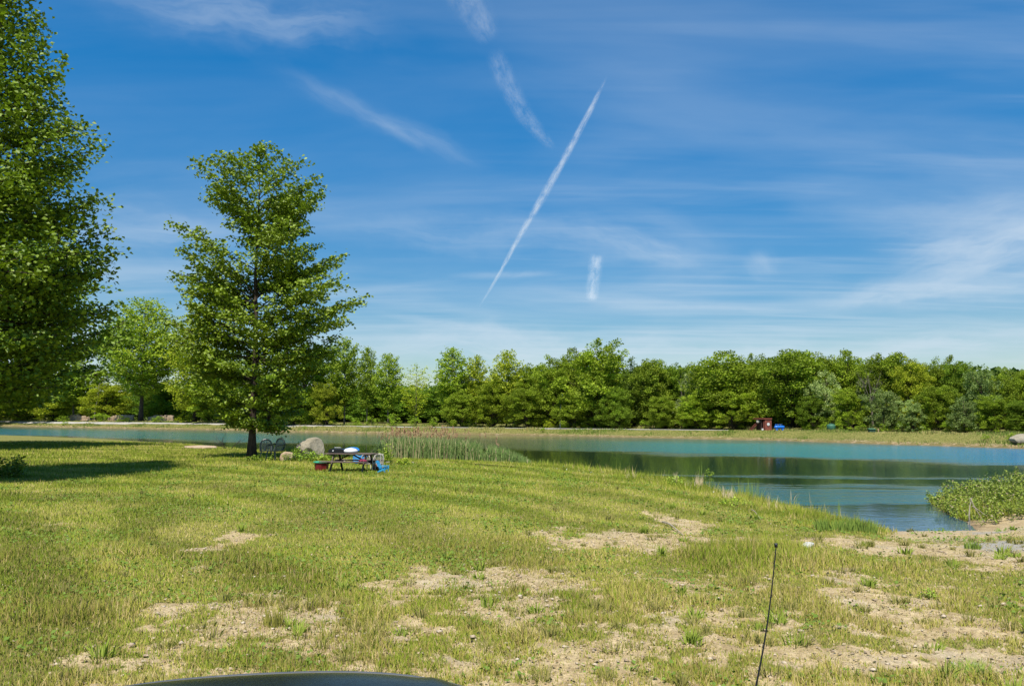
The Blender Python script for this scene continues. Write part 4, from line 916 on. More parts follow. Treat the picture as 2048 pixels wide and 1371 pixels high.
# ------------------------------------------------------------------ reeds and shore plants
def reeds():
    rs = np.random.RandomState(6); V, F, Cc, nV = [], [], [], 0
    pl = []
    N = 9500; px = 740 + rs.beta(1.15, 1.35, N) * 322; back = rs.rand(N) * 4.6
    base = np.array([at_z(p, 932 + (p - 900) * .03, -.62)[:2] for p in px]); x = base[:, 0] * (1 + back / 46); y = base[:, 1] + back
    z = height(x, y); z = np.maximum(z, WZ - .05)
    hk = np.interp(px, [740, 765, 800, 900, 960, 1010, 1045, 1062], [.55, 1.2, 1.45, 1.35, 1.25, .95, .6, .4])
    gap = np.exp(-((px - 968) / 7) ** 2) * .45; h = hk * (1 - gap) * rs.uniform(.45, 1.05, N)
    c = lerp((.10, .17, .045), (.20, .29, .08), rs.rand(N)); old = rs.rand(N) < .09; c = np.where(old[:, None], lerp((.40, .32, .17), (.52, .43, .26), rs.rand(N)), c)
    V1, F1, C1 = blades('r', x, y, z, h, .020 + .012 * rs.rand(N), rs.rand(N) * .30, rs.rand(N) * 6.28, c)
    # side leaves
    M = 17000; k = rs.randint(0, N, M); zz = z[k] + h[k] * rs.uniform(.3, .8, M)
    V2, F2, C2 = blades('rr', x[k], y[k], zz, h[k] * .32, np.full(M, .024), rs.uniform(.3, .75, M), rs.rand(M) * 6.28, c[k] * rs.uniform(.9, 1.2, (M, 1)))
    o = link('reeds', np_mesh('reeds', np.vstack([V1, V2]), np.vstack([F1, F2 + len(V1)]), np.vstack([C1, C2])), M_grass); tag(o, 'dense green reeds standing at the near shore right of the picnic table', 'reeds', kind='stuff')
    # old stems with brown plumes
    mb = MB(); n = 110; P, cs = [], []
    sV, sF, sC = [], [], []
    pxs = np.concatenate([rs.normal(805, 26, 40), rs.normal(862, 26, 38), rs.uniform(760, 1010, 20), rs.normal(900, 14, 12)])
    X, Y_, Zb, Hh = [], [], [], []
    for p in pxs:
        b = at_z(p, 934, -.62); bk = rs.rand() * 3.5; X.append(b[0] * (1 + bk / 46)); Y_.append(b[1] + bk); Hh.append(rs.uniform(1.35, 1.85) * np.interp(p, [740, 790, 900, 1010], [.85, 1.05, 1.05, .8]))
    X, Y_, Hh = map(np.array, (X, Y_, Hh)); Zb = np.maximum(height(X, Y_), WZ); ld = rs.rand(n) * 6.28; ln = rs.rand(n) * .25
    V3, F3, C3 = blades('s', X, Y_, Zb, Hh, np.full(n, .013), ln, ld, np.tile([(.45, .36, .2)], (n, 1)))
    K = 16; idx = np.repeat(np.arange(n), K); hh = rs.uniform(.84, 1.03, n * K); tx = X[idx] + np.cos(ld[idx]) * ln[idx] * Hh[idx] * hh ** 2; ty = Y_[idx] + np.sin(ld[idx]) * ln[idx] * Hh[idx] * hh ** 2
    V4, F4, C4 = blades('p', tx + rs.randn(n * K) * .015, ty, Zb[idx] + Hh[idx] * hh, np.full(n * K, .11), np.full(n * K, .03), rs.uniform(.2, .7, n * K), rs.rand(n * K) * 6.28, lerp((.30, .17, .09), (.48, .31, .19), rs.rand(n * K)))
    o = link('dry_reeds', np_mesh('dry_reeds', np.vstack([V3, V4]), np.vstack([F3, F4 + len(V3)]), np.vstack([C3, C4])), M_grass); tag(o, 'dry reed stems with brown feathery plumes above the green reeds', 'reeds', kind='stuff')
reeds()
def tuft(name, px, py, n, h, rad, cols, label, lean=.35, w=.012, cat='grass tuft', group=None, wz=None, seed=1):
    rs = np.random.RandomState(seed + int(px)); b = gpt(px, py) if wz is None else at_z(px, py, wz)
    a = rs.rand(n) * 6.28; q = np.sqrt(rs.rand(n)) * rad; x = b[0] + np.cos(a) * q; y = b[1] + np.sin(a) * q; z = np.maximum(height(x, y), WZ - .02)
    c = lerp(cols[0], cols[1], rs.rand(n)); V, F, cc = blades('u', x - b[0], y - b[1], z - b[2], h * rs.uniform(.5, 1.1, n), np.full(n, w) * (1 + b[1] / 60), rs.rand(n) * lean, a + rs.randn(n) * .6, c)
    o = link(name, np_mesh(name, V, F, cc), M_grass); o.location = b; tag(o, label, cat, group); return o
DRY = ((.46, .36, .2), (.6, .5, .33)); GRN = ((.12, .19, .03), (.22, .30, .05))
tuft('dry_grass', 1397, 980, 60, .70, .14, DRY, 'tallest tan dry grass clump at the water edge', .22)
tuft('dry_grass', 1351, 972, 22, .62, .08, DRY, 'thin dry grass spike left of the tallest tan clump', .12)
tuft('dry_grass', 1376, 978, 22, .38, .12, DRY, 'short pale dry stems between the spike and the tallest clump', .3)
tuft('dry_grass', 1456, 1000, 45, .5, .16, DRY, 'dry tan clump right of the tallest one, by the sedge stems', .4)
tuft('dry_grass', 1540, 1018, 9, .62, .12, DRY, 'few leaning pale stems at the water edge mid shore', .3)
tuft('dry_grass', 1552, 1020, 6, .45, .06, DRY, 'short leaning pale stems beside the few leaning ones', .35)
tuft('dry_grass', 1622, 1022, 2, .5, .02, DRY, 'single leaning dry stem against the blue water', .45, .014)
tuft('dry_grass', 1585, 1015, 3, .4, .06, DRY, 'bent dry stem over the turquoise water', .7, .014)
tuft('dry_grass', 1262, 958, 20, .45, .2, DRY, 'sparse dry stems above the middle of the shore', .4)
tuft('sedge', 1480, 992, 34, .75, .35, GRN, 'thin green sedge stems rising from the water', .1, .010, wz=WZ)
tuft('sedge', 1505, 990, 26, .75, .25, GRN, 'green sedge stems right of the first sedge in the water', .1, .010, wz=WZ)
tuft('sedge', 1403, 952, 14, .8, .3, GRN, 'faint sedge stems in the water behind the tallest tan clump', .1, .010, wz=WZ)
tuft('sedge', 1678, 1030, 6, .55, .03, GRN, 'lone thin green stems standing in the calm water', .08, .010, wz=WZ)
tuft('sedge', 1085, 934, 60, .55, .7, GRN, 'low sparse reeds trailing off right of the reed bed', .2, .022, wz=WZ)
tuft('grass_clump', 1672, 1060, 330, .30, .5, GRN, 'bushy bright green clump left of the boat ramp', .5, .016)
tuft('grass_clump', 1725, 1062, 260, .36, .35, GRN, 'long grass clump at the corner of ramp and water', .4, .014)
tuft('grass_clump', 1945, 1098, 90, .2, .14, GRN, 'small green tuft on the pale sand of the ramp', .4, .012)
tuft('grass_clump', 550, 1250, 120, .22, .12, ((.20, .20, .03), (.30, .28, .06)), 'dark upright tuft on the bare earth above the vehicle', .4, .009)
tuft('grass_clump', 1942, 1345, 130, .15, .16, ((.22, .30, .05), (.34, .42, .09)), 'bright pale green tuft low at the right', .7, .009)
# leafy weeds
def weed(name, px, py, n, h, rad, leaf, cols, label, cat='plant', wz=None, seed=0, flowers=None):
    rs = np.random.RandomState(seed + int(px)); b = gpt(px, py) if wz is None else at_z(px, py, wz)
    e = empty(name, b, 0, label, cat); mb = MB(); P = []
    for i in range(n):
        a = rs.rand() * 6.28; q = math.sqrt(rs.rand()) * rad; x, y = math.cos(a) * q, math.sin(a) * q; hh = h * rs.uniform(.45, 1.1) * (1 - .4 * (q / rad) ** 2)
        zb = max(H1(b[0] + x, b[1] + y), WZ) - b[2]; tx, ty = x + math.cos(a) * .12 * hh, y + math.sin(a) * .12 * hh
        mb.tube([(x, y, zb - .02), ((x + tx) / 2, (y + ty) / 2, zb + hh * .5), (tx, ty, zb + hh)], [.006, .004, .002], 3, False)
        k = int(6 + hh * 26); s = rs.rand(k) ** .8
        P.append(np.stack([x + (tx - x) * s, y + (ty - y) * s, zb + hh * (.12 + .88 * s)], 1) + rs.randn(k, 3) * np.array([.06, .06, .03]) * (.5 + hh))
    P = np.vstack(P); mb.build('stem', M_grassstem, e)['kind'] = 'stuff'; c = link('foliage', leaves_mesh('foliage', P, leaf, lcol(rs, len(P), *cols), rs, .8, hang=.5), M_leaf, e); return e
M_grassstem = simple('stem', (.16, .20, .06), .7, .1, 10)
LG = ((.12, .18, .025), (.22, .30, .045))
weed('leafy_shrub', 600, 921, 46, .62, .85, .10, ((.08, .14, .02), (.17, .25, .035)), 'leafy shrub growing in front of the big grey boulder', 'shrub')
weed('leafy_shrub', 648, 921, 24, .4, .45, .09, LG, 'low leafy weeds between the boulder and the picnic table', 'shrub')
weed('leafy_shrub', 589, 912, 16, 1.0, .4, .09, ((.08, .14, .02), (.15, .22, .03)), 'tall weed stem poking up between the two boulders', 'shrub')
weed('leafy_shrub', 524, 921, 30, .38, .7, .10, ((.07, .12, .02), (.14, .20, .03)), 'shaded weeds at the foot of the dark plastic chairs', 'shrub')
weed('leafy_shrub', 806, 930, 22, .36, .3, .09, ((.14, .2, .02), (.22, .28, .04)), 'small yellow-green bush at the foot of the reeds', 'bush')
weed('leafy_shrub', 772, 925, 20, .95, .25, .08, LG, 'tall narrow green weed at the left end of the reeds', 'plant')
weed('leafy_shrub', 1350, 975, 18, .5, .25, .07, LG, 'green leafy weed beside the thin dry grass spike', 'plant')
weed('leafy_shrub', 1420, 975, 7, .42, .18, .08, LG, 'yellow-green weed leaning over the water right of the tan clump', 'plant')
weed('leafy_shrub', 1472, 1012, 24, .3, .5, .06, LG, 'low flowering weed mat on the shore by the sedge', 'plant')
weed('leafy_shrub', 6, 955, 40, .9, .7, .11, ((.06, .10, .015), (.12, .18, .025)), 'shaded suckers and weeds at the left edge of the lawn', 'shrub')
weed('leafy_shrub', 1855, 1196, 9, .16, .10, .045, ((.13, .19, .03), (.2, .27, .05)), 'small bright leafy weed right of the bare earth patch', 'plant')
# white flowers on the shore
def flowers():
    rs = np.random.RandomState(2); P = []
    for _ in range(70):
        px = rs.uniform(1110, 1470); py = np.interp(px, [1110, 1250, 1350, 1430, 1470], [938, 952, 968, 985, 1000]) + rs.rand() * 9; g = gpt(px, py); P.append([g[0], g[1], g[2] + rs.uniform(.12, .3)])
    P = np.array(P); c = np.where((rs.rand(70) < .75)[:, None], (.8, .8, .76), (.7, .6, .1)); o = link('flowers', leaves_mesh('flowers', P, .05, c, rs, .8), M_leaf); tag(o, 'tiny white and yellow flowers in the shore grass', 'flowers', kind='stuff')
flowers()
# --- leafy spit at the right
def spit():
    rs = np.random.RandomState(15); mb = MB()
    N = 2600; px = rs.uniform(1848, 2330, N); Yd = rs.uniform(20.5, 33.5, N); x = (px - CX) / FPX * Yd
    sd, near = shore(x, Y_ := Yd); k = (sd > -.12) & near & ((Yd > 22.9) | (px > 1945) & (Yd > 21.7) | (px > 2080) & (Yd > 21.2)) & (px > 1850); x, Yd, sd, px = x[k], Yd[k], sd[k], px[k]
    z = np.maximum(height(x, Yd), WZ)
    P = []; sv = []
    for i in range(len(x)):
        hh = rs.uniform(.18, .72) * (.55 + fbm(np.array([x[i] * .9]), np.array([Yd[i] * .9]), 2)[0]) * 1.05 * np.interp(px[i], [1850, 1900, 2000], [.62, .8, 1.05]) * (1 if Yd[i] > 23.5 else .6); lx, ly = rs.uniform(-.12, .12, 2); 
        if sd[i] < .35: lx -= .15; hh *= .85
        n = int(8 + hh * 26); s = rs.rand(n) ** .65
        P.append(np.stack([x[i] + lx * s, Yd[i] + ly * s, z[i] + hh * (.15 + .85 * s)], 1) + rs.randn(n, 3) * .04)
        if i % 2 == 0: mb.tube([(x[i], Yd[i], z[i] - .03), (x[i] + lx, Yd[i] + ly, z[i] + hh)], [.006, .002], 3, False)
    P = np.vstack(P); n = len(P); c = lcol(rs, n, (.08, .12, .025), (.175, .22, .045)) * (.7 + .6 * fbm(P[:, 0] * 2, P[:, 1] * 2, 3))[:, None]; c = np.where((rs.rand(n) < .10)[:, None], (.34, .28, .15), c)
    e = empty('willow_thicket', (0, 0, 0), 0, 'low leafy willow thicket covering the spit of land at the right edge', 'shrub'); o = link('foliage', leaves_mesh('foliage', P, .062, c, rs, 1.6, hang=.6), M_leaf, e); mb.build('stem', M_bark_pale, e)['kind'] = 'stuff'
spit()
def deadwood(px, py, segs, label):
    b = gpt(px, py); mb = MB()
    for pts, r in segs: mb.tube(pts, [r * (1 - .6 * i / (len(pts) - 1)) for i in range(len(pts))], 6)
    o = mb.build('dead_branch', M_dead); o.location = b; tag(o, label, 'branch')
deadwood(1940, 1048, [([(0, 0, -.05), (-.03, -.03, .25), (.02, .0, .5), (.12, .05, .74)], .026), ([(.05, .02, .72), (.16, 0, .45), (.30, -.02, .22), (.38, -.05, .02)], .018), ([(.1, .0, .5), (.28, 0, .38), (.5, 0, .2)], .02), ([(0, 0, .1), (-.05, 0, 0), (-.06, -.05, -.05)], .03)], 'bleached dead branch leaning out of the thicket into the water')

# ------------------------------------------------------------------ picnic table and its clutter
tc_ = gpt(702, 943); tdist = tc_[1]
def picnic():
    e = empty('picnic_table', tc_, R(-14), 'weathered brown wooden picnic table piled with gear beside the pond', 'picnic table')
    L = 2.05
    top = MB()
    for i in range(5): top.box((0, -.30 + i * .15, .74), (L, .14, .042), None, .006)
    for xx in (-.78, .78): top.box((xx, 0, .70), (.09, .70, .038), None, .005)
    top.build('tabletop', M_wood, e)
    for s in (-1, 1):
        b = MB()
        for k in range(2): b.box((0, s * (.60 + .145 * k), .44), (L, .14, .042), None, .006)
        b.build('bench_seat', M_wood, e)
    for xx in (-.70, .70):
        f = MB(); f.box((xx, 0, .40), (.04, 1.42, .09), None, .005); f.build('bench_support', M_wooddark, e)
        for s in (-1, 1):
            l = MB(); l.bar((xx + .042, s * .60, -.05), (xx + .042, s * .24, .70), .045, .10); l.build('leg', M_wood if s < 0 else M_wooddark, e)
        br = MB(); br.bar((xx * .93, 0, .42), (xx * .12, 0, .70), .045, .09, up=(0, 1, 0)); br.build('brace', M_wooddark, e)
    return e
picnic()
def tloc(dx, dy, dz):        # a point in the table's frame
    a = R(-14); return (tc_[0] + dx * math.cos(a) - dy * math.sin(a), tc_[1] + dx * math.sin(a) + dy * math.cos(a), tc_[2] + dz)
M_black = simple('black_plastic', (.012, .012, .014), .35, .1, 12, spec=.5)
M_white = simple('white_plastic', (.72, .72, .70), .4, .06, 9, spec=.4)
M_blue = simple('blue_plastic', (.015, .18, .50), .35, .06, 9)
M_sky = simple('light_blue_plastic', (.04, .33, .58), .4, .08, 9, spec=.45)
M_chrome = simple('metal', (.5, .5, .5), .3, .1, 9, metal=1.0)
M_red = simple('red_plastic', (.20, .018, .018), .5, .3, 7, col2=(.14, .01, .012))
M_green = simple('green_lid', (.04, .36, .20), .45, .1, 6)
M_darkgreen = simple('dark_plastic', (.012, .022, .018), .4, .1, 9, spec=.5)
# black lidded grill lying on the table end
def grill():
    e = empty('portable_grill', tloc(-.62, .0, .764), R(-7), 'black lidded portable grill lying on the left end of the table', 'grill')
    mb = MB(); n = 16; prof = [(-.33, .0), (-.35, .05), (-.32, .13), (-.24, .17), (.24, .17), (.32, .13), (.35, .05), (.33, .0)]
    for k, yy in enumerate((-.19, -.16, .16, .19)):
        s = .94 if k in (0, 3) else 1
        for (a, z) in prof: mb.v.append((a * s, yy, z * s + (.0)))
    for k in range(3):
        for i in range(7): mb.f.append((k * 8 + i, k * 8 + i + 1, k * 8 + 9 + i, k * 8 + 8 + i))
        mb.f.append((k * 8 + 7, k * 8, k * 8 + 8, k * 8 + 15))
    mb.f.append(tuple(range(7, -1, -1))); mb.f.append(tuple(range(24, 32)))
    mb.build('lid', M_black, e)
    k = MB(); k.lathe([(.0, -.01), (.026, -.01), (.030, 0), (.026, .012), (.0, .014)], (-.12, -.197, .09), 12, Matrix.Rotation(R(90), 3, 'X')); k.build('thermometer', M_white, e)
    h = MB(); h.tube([(-.15, 0, .17), (-.13, 0, .215), (.13, 0, .215), (.15, 0, .17)], .012, 6); h.build('handle', M_chrome, e)
grill()
def disc():
    e = empty('inflatable_float', tloc(-.08, .10, .77), R(-7), 'round white and blue float lying on the middle of the table', 'float')
    d = MB(); d.lathe([(.0, .0), (.24, .0), (.30, .04), (.29, .10), (.20, .165), (.08, .19), (.0, .195)], (0, 0, 0), 28); d.build('cover', M_white, e, True)
    r = MB(); pts = [(math.cos(t) * .30, .05 + math.sin(t) * .30, .07 + .10 * max(0, math.sin(t))) for t in np.linspace(.1, math.pi + .6, 18)]; r.tube(pts, .045, 10); r.build('rim', M_blue, e, True)
disc()
M_tarp = simple('blue_tarp', (.02, .25, .55), .45, .2, 6, .02)
def tarp():
    V, F = [], []
    for i in range(13):
        for j in range(7):
            u, v = i / 12, j / 6; V.append((-.30 + .62 * u, .70 - .1 * v, .62 - .36 * v * (.6 + .4 * math.sin(u * 5)) + .02 * math.sin(u * 11 + v * 4)))
    for i in range(12):
        for j in range(6): F.append((i * 7 + j, i * 7 + j + 1, i * 7 + j + 8, i * 7 + j + 7))
    o = link('folded_chair', np_mesh('folded_chair', np.array(V), np.array(F), None, True), M_tarp); o.location = tloc(0, .35, 0); o.rotation_euler = (0, 0, R(-7))
    md = o.modifiers.new('s', 'SOLIDIFY'); md.thickness = .03; tag(o, 'crumpled light blue tarp showing behind the table under its top', 'tarp')
    o.name = 'tarp'
tarp()
def plastic_chair(name, loc, rz, mat, label, s=1.0, slats=7, group=None):
    """moulded garden chair: seat, four legs, arms sweeping from a tall rounded slatted back"""
    e = empty(name, loc, rz, label, 'chair', group); e.scale = (s, s, s)
    slw = .038; st = MB(); st.box((0, .0, .41), (.46, .44, .03), None, .012); st.build('seat', mat, e)
    bk = MB(); t0 = 12; pts = []
    for i in range(13):
        a = math.pi * i / 12; pts.append((-.25 * math.cos(a), .22 + .10 + .0 * i, .62 + .30 * math.sin(a) ** .8))
    pts = [(-.24, .20, .41)] + pts + [(.24, .20, .41)]; bk.tube(pts, .032, 7)
    for i in range(slats):
        u = -.19 + .38 * i / (slats - 1); top = .62 + .30 * max(.05, 1 - (u / .25) ** 2) ** .4; bk.bar((u, .205, .42), (u, .315, top - .01), slw, .012)
    bk.build('backrest', mat, e)
    for sx in (-1, 1):
        ar = MB(); ar.tube([(sx * .25, .31, .70), (sx * .28, .10, .66), (sx * .285, -.12, .645), (sx * .28, -.22, .61), (sx * .27, -.24, .40)], .032, 7); ar.build('armrest', mat, e)
        for sy in (-1, 1):
            lg = MB(); lg.bar((sx * .21, sy * .19, .40), (sx * .27, sy * .25 + (.02 if sy > 0 else 0), -.04), .045, .035); lg.build('leg', mat, e)
    return e
c1_ = gpt(527, 920); plastic_chair('garden_chair', (c1_[0], c1_[1] + .4, c1_[2]), R(20), M_darkgreen, 'dark plastic garden chair nearest the lone maple trunk', 1.12)
c2_ = gpt(549, 921); plastic_chair('garden_chair', (c2_[0], c2_[1], c2_[2]), R(-28), M_darkgreen, 'dark plastic garden chair with swept arm beside the tan boulder', 1.2)
M_offwhite = simple('aged_white_plastic', (.55, .50, .42), .5, .12, 9)
plastic_chair('garden_chair', tloc(.22, 1.25, -.06), R(160), M_offwhite, 'off-white plastic chair tipped behind the middle of the table', .80)
plastic_chair('garden_chair', tloc(.66, 1.15, -.06), R(200), M_offwhite, 'off-white plastic chair behind the right end of the table', .82)
def metal_chair():
    e = empty('metal_chair', tloc(1.02, .35, -.02), R(-7), 'whitish tubular chair frame at the right end of the table', 'chair')
    f = MB()
    for yy in (-.18, .18):
        f.tube([(-.17, yy, 0), (-.16, yy, .34), (-.17, yy, .73), (.17, yy, .73), (.17, yy, .34), (.18, yy, 0)], .016, 6)
    f.build('frame', M_offwhite, e)
    s = MB(); s.box((0, 0, .355), (.34, .40, .02), None, .006); s.build('seat', M_offwhite, e)
metal_chair()
def cloth():
    rs = np.random.RandomState(3); V, F = [], []
    for i in range(9):
        for j in range(9):
            u, v = i / 8 - .5, j / 8 - .5; V.append((u * .30, v * .2, .06 * max(0, 1 - (u * u + v * v) * 4) + .03 * math.sin(u * 17 + v * 9) + .02))
    for i in range(8):
        for j in range(8): F.append((i * 9 + j, i * 9 + 9 + j, i * 9 + 10 + j, i * 9 + j + 1))
    o = link('cloth', np_mesh('cloth', np.array(V), np.array(F), None, True), simple('maroon_cloth', (.26, .03, .07), .8, .2, 14)); o.location = tloc(.80, -.62, .475)
    md = o.modifiers.new('s', 'SOLIDIFY'); md.thickness = .02; tag(o, 'crumpled maroon cloth on the right end of the front bench', 'cloth')
cloth()
q = gpt(749, 941); mb = MB(); mb.lathe([(.0, .02), (.10, .0), (.13, .22), (.145, .23), (.13, .24), (.11, .2), (.0, .05)], (0, 0, 0), 18); o = mb.build('flower_pot', simple('terracotta', (.42, .13, .07), .8, .15, 9), None, True); o.location = (q[0], q[1] + .1, q[2]); o.rotation_euler = (.2, .5, 0); tag(o, 'faded orange pot tipped under the table end by the blue chair', 'pot')
def tub():
    b = gpt(643, 940); e = empty('storage_tub', b, R(10), 'red tub with a green lid standing left of the picnic table', 'tub')
    m = MB(); m.lathe([(.26, -.03), (.27, .0), (.29, .26), (.30, .33)], (0, 0, 0), 8); m.build('body', M_red, e)
    l = MB(); l.lathe([(.34, .325), (.345, .34), (.33, .375), (.10, .39), (.0, .392)], (0, 0, 0), 8); l.build('lid', M_green, e)
tub()
def kid_chair():
    """small moulded adirondack chair"""
    b = gpt(765, 945); e = empty('toy_chair', b, R(78), 'bright blue child-size plastic garden chair right of the table', 'chair')
    # seat faces -Y locally
    bk = MB()
    for i in range(5):
        u = (-2 + i) * .066; bk.bar((u, .07, .13), (u * 1.15, .235, .50 - abs(i - 2) * .018), .058, .016)
    bk.bar((-.15, .20, .40), (.15, .20, .40), .03, .02); bk.build('backrest', M_sky, e)
    s = MB()
    for i in range(4): s.bar((-.17, .06 - i * .075, .15 + i * .022), (.17, .06 - i * .075, .15 + i * .022), .016, .064)
    s.build('seat', M_sky, e)
    for sx in (-1, 1):
        a = MB(); a.box((sx * .205, -.03, .275), (.065, .36, .018), None, .006); a.build('armrest', M_sky, e)
        l = MB(); l.bar((sx * .195, -.18, -.04), (sx * .195, -.16, .27), .055, .022); l.build('leg', M_sky, e)
        l = MB(); l.bar((sx * .18, .26, -.04), (sx * .18, -.20, .22), .022, .07); l.build('leg', M_sky, e)
kid_chair()

# ------------------------------------------------------------------ far bank objects
def onbank(px, off):
    d = far_d(px) + off; x = (px - CX) / FPX * d; return Vector((x, d, H1(x, d)))
M_rust = simple('rusty_red_metal', (.30, .085, .055), .8, .2, 3, .01, col2=(.17, .05, .035)); M_rust_shaded = simple('rust_shaded', (.06, .025, .02), .8, .2, 4)  # second rust is the same metal, darkened for the shed's shaded left part
def shed():
    b = onbank(1523, 7.5); k = b.y / FPX; W = 27 * k; Hh = 22.5 * k
    e = empty('rusty_shed', b, R(14), 'rusty red metal shed on the far bank in front of the wood', 'shed')
    w = MB(); w.box((W * .21, 0, Hh / 2), (W * .55, W * .8, Hh), None, .01)
    for i in range(6): w.box((W * (-.03 + .095 * i), -W * .405, Hh / 2), (.03, .03, Hh * .96))
    w.build('wall', M_rust, e)
    v = MB(); v.box((-W * .28, .05, Hh * .5), (W * .06, W * .7, Hh * .98)); v.box((-W * .17, W * .3, Hh * .5), (W * .18, .05, Hh)); v.box((-W * .17, 0, Hh * .04), (W * .2, W * .6, .08)); v.build('side_bay', M_rust_shaded, e)
    r = MB(); r.box((W * -.02, 0, Hh + .05), (W * 1.06, W * .9, .10), None, .02); r.build('roof', M_rust, e)
    d = MB(); d.bar((-W * .17, -W * .35, 0.0), (-W * .12, -W * .35, Hh * .8), .08, .05); d.build('door', M_rust, e)
    s = MB(); s.lathe([(0, -.02), (.19, -.02), (.19, .0), (0, .0)], (W * .19, -W * .44, Hh * .56), 20, Matrix.Rotation(R(90), 3, 'X')); s.build('vent_plate', M_white, e)
    bx = MB(); bx.box((-W * .52, -W * .2, Hh * .79), (.32, .2, .28), None, .02); bx.bar((-W * .50, -W * .2, Hh * .79), (-W * .3, -W * .2, Hh * .79), .05, .05); bx.build('meter_box', M_offwhite, e)
    st = MB(); st.bar((-W * 1.0, -.1, 0), (-W * .36, -.1, Hh * .72), .07, .05); st.bar((-W * 1.0, .4, 0), (-W * .36, .4, Hh * .72), .07, .05)
    for i in range(6): f = (i + .5) / 6; st.box((-W * 1.0 + W * .64 * f, .15, Hh * .72 * f), (.18, .5, .03))
    st.build('stair', M_rust, e)
    c = MB(); c.box((-W * .32, -W * .46, .14), (.2, .2, .24), None, .03); c = c.build('bucket', M_white, None); c.location = b; c.rotation_euler = (0, 0, R(14)); tag(c, 'small white container at the foot of the rusty shed', 'container')
shed()
M_tank = simple('blue_paint', (.015, .16, .62), .3, .08, 4, spec=.5)
def tank():
    b = onbank(1556, 6.6); k = b.y / FPX; L = 21 * k; r = 3.4 * k
    e = empty('blue_tank', b, R(4), 'bright blue horizontal tank on legs right of the rusty shed', 'tank'); zc = 7.2 * k
    m = MB(); M = Matrix.Rotation(R(90), 3, 'Y'); h = L / 2
    m.lathe([(0, -h), (r * .5, -h + .02), (r * .86, -h + .10), (r, -h + .26), (r, h - .26), (r * .86, h - .10), (r * .5, h - .02), (0, h)], (0, 0, zc), 24, M); m.build('body', M_tank, e, True)
    for s in (-1, 1):
        l = MB(); l.box((s * L * .28, 0, zc * .3), (L * .2, r * 1.5, zc * .75), None, .03); l.build('leg', M_tank, e)
        f = MB(); f.lathe([(.05, 0), (.05, .12), (.09, .14), (.09, .2)], (s * L * .12, 0, zc + r - .02), 10); f.build('valve', M_chrome, e)
    p = MB(); p.tube([(-h * .8, 0, zc + r * .9), (-h * .8, 0, zc + r + .12), (h * .5, 0, zc + r + .12)], .035, 6); p.build('pipe', M_tank, e)
tank()
M_util = simple('green_metal', (.03, .075, .05), .5, .12, 5)
def ubox():
    b = onbank(1739, 6.3); k = b.y / FPX; e = empty('utility_box', b, R(-5), 'dark green utility box at the edge of the wood on the right bank', 'utility box')
    m = MB(); m.box((0, 0, 3.6 * k), (12 * k, .6, 6.6 * k), None, .02); m.build('body', M_util, e)
    l = MB(); l.box((0, -.03, 7.1 * k), (12.6 * k, .72, .07), Matrix.Rotation(R(6), 3, 'X'), .02); l.build('lid', simple('green_metal_light', (.08, .2, .11), .4, .1, 5), e)
    for s in (-1, 1): d = MB(); d.box((s * 2.9 * k, -.31, 3.4 * k), (5.3 * k, .03, 5.4 * k), None, .01); d.build('door', M_util, e)
    b = onbank(1752.5, 6.2); m = MB(); m.tube([(0, 0, 0), (0, 0, .32)], .04, 8); m.lathe([(.05, .32), (.055, .40), (.0, .42)], (0, 0, 0), 10); o = m.build('marker_post', simple('pink_plastic', (.6, .34, .26), .6, .1, 8)); o.location = b; tag(o, 'small pale pink marker post right of the green utility box', 'post')
    b = onbank(1659, 8.2); k = b.y / FPX; e = empty('water_tank', b, 0, 'faded green round cistern half hidden under the pale silvery tree', 'tank')
    m = MB(); r = 8.5 * k; m.lathe([(r, -.1), (r, 11 * k), (r * .93, 13 * k), (r * .5, 14.5 * k), (0, 15 * k)], (0, 0, 0), 24); m.build('body', simple('faded_green', (.05, .16, .10), .6, .1, 3), e, True)
    l = MB(); l.lathe([(.22, 15 * k - .06), (.22, 15 * k + .06), (0, 15 * k + .08)], (0, 0, 0), 14); l.build('hatch', M_util, e)
ubox()
# white bare stem in the wood
b = onbank(1120, 9.2); mb = MB(); mb.tube([b + Vector((0, 0, 2.0)), b + Vector((.1, 0, 3.5)), b + Vector((.35, 0, 5.2))], [.09, .07, .03], 6); mb.tube([b + Vector((0, 0, -.2)), b + Vector((0, 0, 2.0))], .09, 6); o = mb.build('dead_tree', simple('white_bark', (.6, .56, .5), .8, .1, 5)); tag(o, 'white bare dead stem among the leaves of the middle wood', 'tree')
# dead leafless twigs above the round maple gap
def bare(px, ybase, ytop, off, seed, label):
    b = onbank(px, off); mb = MB(); rs = random.Random(seed); Ht = at_y(px, ytop, b.y)[2] - b.z
    def go(p, d, l, r, dep):
        pts = [p]
        for i in range(5): d = (d + Vector((rs.uniform(-.12, .12), rs.uniform(-.12, .12), rs.uniform(-.02, .12)))).normalized(); pts.append(pts[-1] + d * l / 5)
        mb.tube(pts, [r * (1 - .16 * i) for i in range(6)], 5, False)
        if dep:
            for _ in range(5): i = rs.randint(2, 5); go(pts[i], (d + Vector((rs.uniform(-.8, .8), rs.uniform(-.8, .8), rs.uniform(-.1, .5)))).normalized(), l * rs.uniform(.35, .55), r * .4, dep - 1)
    go(Vector((0, 0, -.2)), Vector((0, 0, 1)), Ht * .62, .16, 3); o = mb.build('dead_tree', M_bark_pale); o.location = b; tag(o, label, 'tree')
bare(192, 850, 640, 12, 5, 'leafless dead tree left of the round maple across the water')
bare(905, 850, 705, 12.5, 6, 'half-bare dead tree mixed into the open crown above the reeds')

